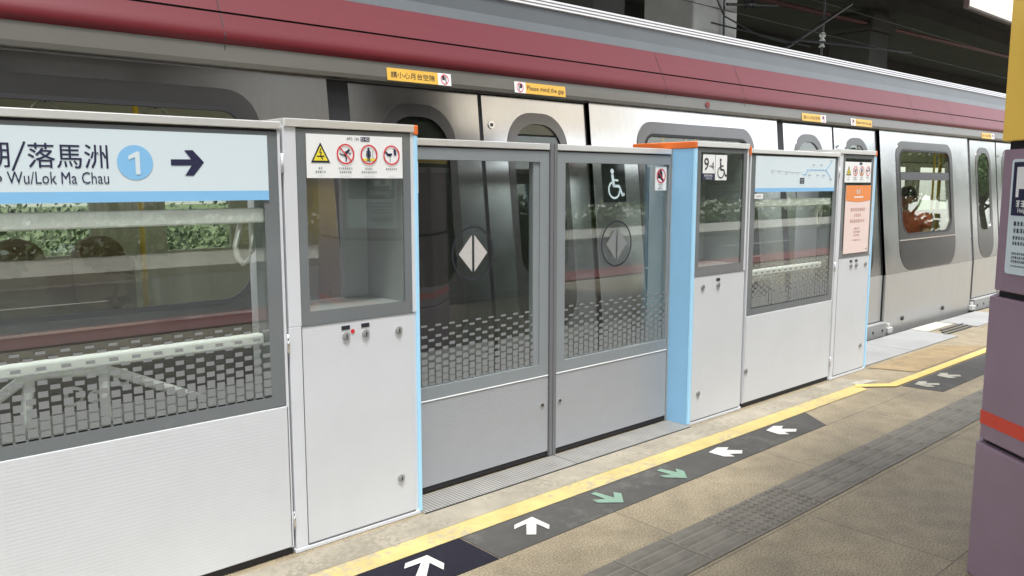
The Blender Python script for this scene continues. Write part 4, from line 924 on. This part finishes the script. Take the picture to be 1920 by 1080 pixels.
def tree(x, y, h, label, seed, mat='leaf_green', dens=1.0):
    rr = random.Random(seed); t = thing('tree', (x, y, -.05), label, 'tree', 'trees around the station')
    b = MB(); top = Vector((x+rr.uniform(-.3, .3), y, h*.62)); b.tube([(x, y, -.1), (x+.05, y, h*.2), (x-.05, y+.05, h*.4), top], .15, 'bark', 9, [.24, .19, .15, .09])
    tips = []
    for k in range(6):
        a = 2*PI*k/6+rr.uniform(-.4, .4); L = h*rr.uniform(.2, .32); z = h*rr.uniform(.34, .5); tip = Vector((x+L*math.cos(a), y+L*math.sin(a), z+h*rr.uniform(.15, .3)))
        b.tube([(x, y, z), (x+L*.5*math.cos(a), y+L*.5*math.sin(a), z+h*.1), tip], .05, 'bark', 6, [.08, .055, .025]); tips.append(tip)
    b.build('trunk', t, smooth=True)
    b = MB()
    for tp in tips+[top+Vector((0, 0, h*.15))]:
        for q in range(3): leaf_blob(b, tp+Vector((rr.uniform(-1, 1), rr.uniform(-1, 1), rr.uniform(-.6, .8)))*h*.08, h*rr.uniform(.08, .15)*(1.25 if dens > 1 else 1), int(210*dens), h*.03, mat, rr)
    b.build('crown', t)
    return t
for k, (x, y, h, lb) in enumerate(((7.4, -15.5, 6.0, 'slender tree across the road, nearest to the wall pier'), (11.5, -17.5, 5.0, 'low green tree across the road behind the fence'), (16, -16, 5.2, 'bushy green tree across the road farther right'), (2.5, -16, 6.5, 'tall tree across the road behind the camera'), (22, -18, 5.5, 'wide tree across the road far along'), (-4, -16, 6.5, 'tall tree across the road to the far left'), (29, -17, 5.5, 'last tree across the road on the right'))): tree(x, y, h, lb, 20+k, 'leaf_green' if k % 2 else 'leaf_dark')
big = tree(36, -17.5, 6.0, 'tall broad unseen tree across the road, first of the added far row', 91, 'leaf_green', 2.2)  # unseen row, added to put dark crowns into the train's reflections
for k in range(9):
    c = big.copy(); COL.objects.link(c); c.location = (43.5+k*6.8+(k % 2)*.8, -17.5-(k % 3)*1.1, -.05); c.rotation_euler = (0, 0, 1.1*k); sc_ = (1+.09*((k*5) % 3-1))*(1.38 if k > 0 else 1); c.scale = (sc_, sc_, sc_)
    c['label'] = 'tall broad unseen tree in the added far row across the road'; c['group'] = 'added far row of unseen trees across the road'
    for ch in big.children:
        d = ch.copy(); COL.objects.link(d); d.parent = c
def hedge(x0, x1, y, z0, h, label, seed, flowers, mat='leaf_green', nl=110, size=.15):
    rr = random.Random(seed); t = thing('hedge', ((x0+x1)/2, y, z0), label, 'hedge', 'hedges along the station')
    b = MB(); n = int((x1-x0)/.45)
    for k in range(n): leaf_blob(b, (x0+(k+.5)*.45, y+rr.uniform(-.15, .15), z0+h*.5), h*.62*rr.uniform(.8, 1.2), nl, size, mat, rr, .9)
    b.build('foliage', t)
    if flowers:
        b = MB()
        for k in range(n*5): leaf_blob(b, (rr.uniform(x0, x1), y+.35+rr.uniform(-.2, .1), z0+h*rr.uniform(.55, 1.05)), .05, 3, .09, 'flower_white', rr)
        b.build('blossom', t)
hedge(-8, 34, -13.4, -.05, .8, 'low hedge with white flowers along the footpath', 3, True)
hedge(8.5, 58, -19.8, -.05, 3.4, 'tall dense unseen shrub belt added behind the railing fence', 8, False, 'leaf_dark', 190, .42)  # unseen belt, added as a dark backdrop for reflections in the glass
hedge(-12, 40, 17.5, -1.05, 1.9, 'tall green hedge beyond the tracks', 5, False, 'leaf_muted', 300, .13)
fence = thing('fence', (12, -14.6, 0), 'green railing fence behind the flowering hedge', 'fence')
b = MB()
for z in (.25, 1.25): b.box(-10, 36, -14.62, -14.58, z, z+.04, 'fence_green')
b.build('rail', fence)
b = MB()
for k in range(330): b.box(-10+k*.14, -9.984+k*.14, -14.61, -14.59, 0, 1.35, 'fence_green')
b.build('railing', fence)
hs2 = thing('building', (12, -30, 0), 'pale low building with pitched roof across the road', 'building')
b = MB(); b.box(2, 15, -34, -27, 0, 3.6, 'wall_pale'); b.build('wall', hs2)
b = MB(); b.quadstrip([[(x, -26.6, 3.5), (x, -30.5, 5.2), (x, -34.4, 3.5)] for x in (1.6, 15.4)], 'roof_tile'); b.build('roof', hs2)
for k in range(4):
    b = MB(); b.box(3.5+k*3, 5+k*3, -26.99, -26.95, 1, 2.4, 'dark_wall'); b.build('window', hs2)

# ---------------------------------------------------------------- light, sky, camera
sun_dir = Vector((-.12, -.27, .95)).normalized()       # towards the sun
el = math.asin(sun_dir.z); az = math.atan2(sun_dir.x, sun_dir.y)
w = bpy.data.worlds.new('World'); scn.world = w; w.use_nodes = True; nt = w.node_tree
bg = nt.nodes['Background']; sky = nt.nodes.new('ShaderNodeTexSky'); sky.sky_type = 'NISHITA'; sky.sun_disc = False
sky.sun_elevation = el; sky.sun_rotation = az; sky.air_density = 1.0; sky.dust_density = 1.2; sky.ozone_density = 1.0
hs_ = nt.nodes.new('ShaderNodeHueSaturation'); hs_.inputs['Saturation'].default_value = .22
nt.links.new(sky.outputs['Color'], hs_.inputs['Color']); nt.links.new(hs_.outputs['Color'], bg.inputs['Color']); bg.inputs['Strength'].default_value = .15
sl = bpy.data.lights.new('Sun', 'SUN'); sl.energy = 1.3; sl.angle = R(11); sl.color = (1, .985, .96)
so = bpy.data.objects.new('Sun', sl); COL.objects.link(so); so.rotation_euler = (-sun_dir).to_track_quat('-Z', 'Y').to_euler(); so.location = (0, -5, 12)
cam = bpy.data.cameras.new('Camera'); cam.sensor_width = 36; cam.lens = 1544.8/1920*36; cam.clip_start = .05; cam.clip_end = 500
co = bpy.data.objects.new('Camera', cam); COL.objects.link(co); co.location = (0, -2.7357, 1.3856); co.rotation_euler = (PI/2-.1273, 0, -.7321)
scn.camera = co
scn.view_settings.view_transform = 'Standard'; scn.view_settings.look = 'None'; scn.view_settings.exposure = 1.85; scn.view_settings.gamma = 1
scn.cycles.use_denoising = True
scn.cycles.max_bounces = 10; scn.cycles.transparent_max_bounces = 24; scn.cycles.glossy_bounces = 6; scn.cycles.diffuse_bounces = 5
scn.cycles.sample_clamp_indirect = 6
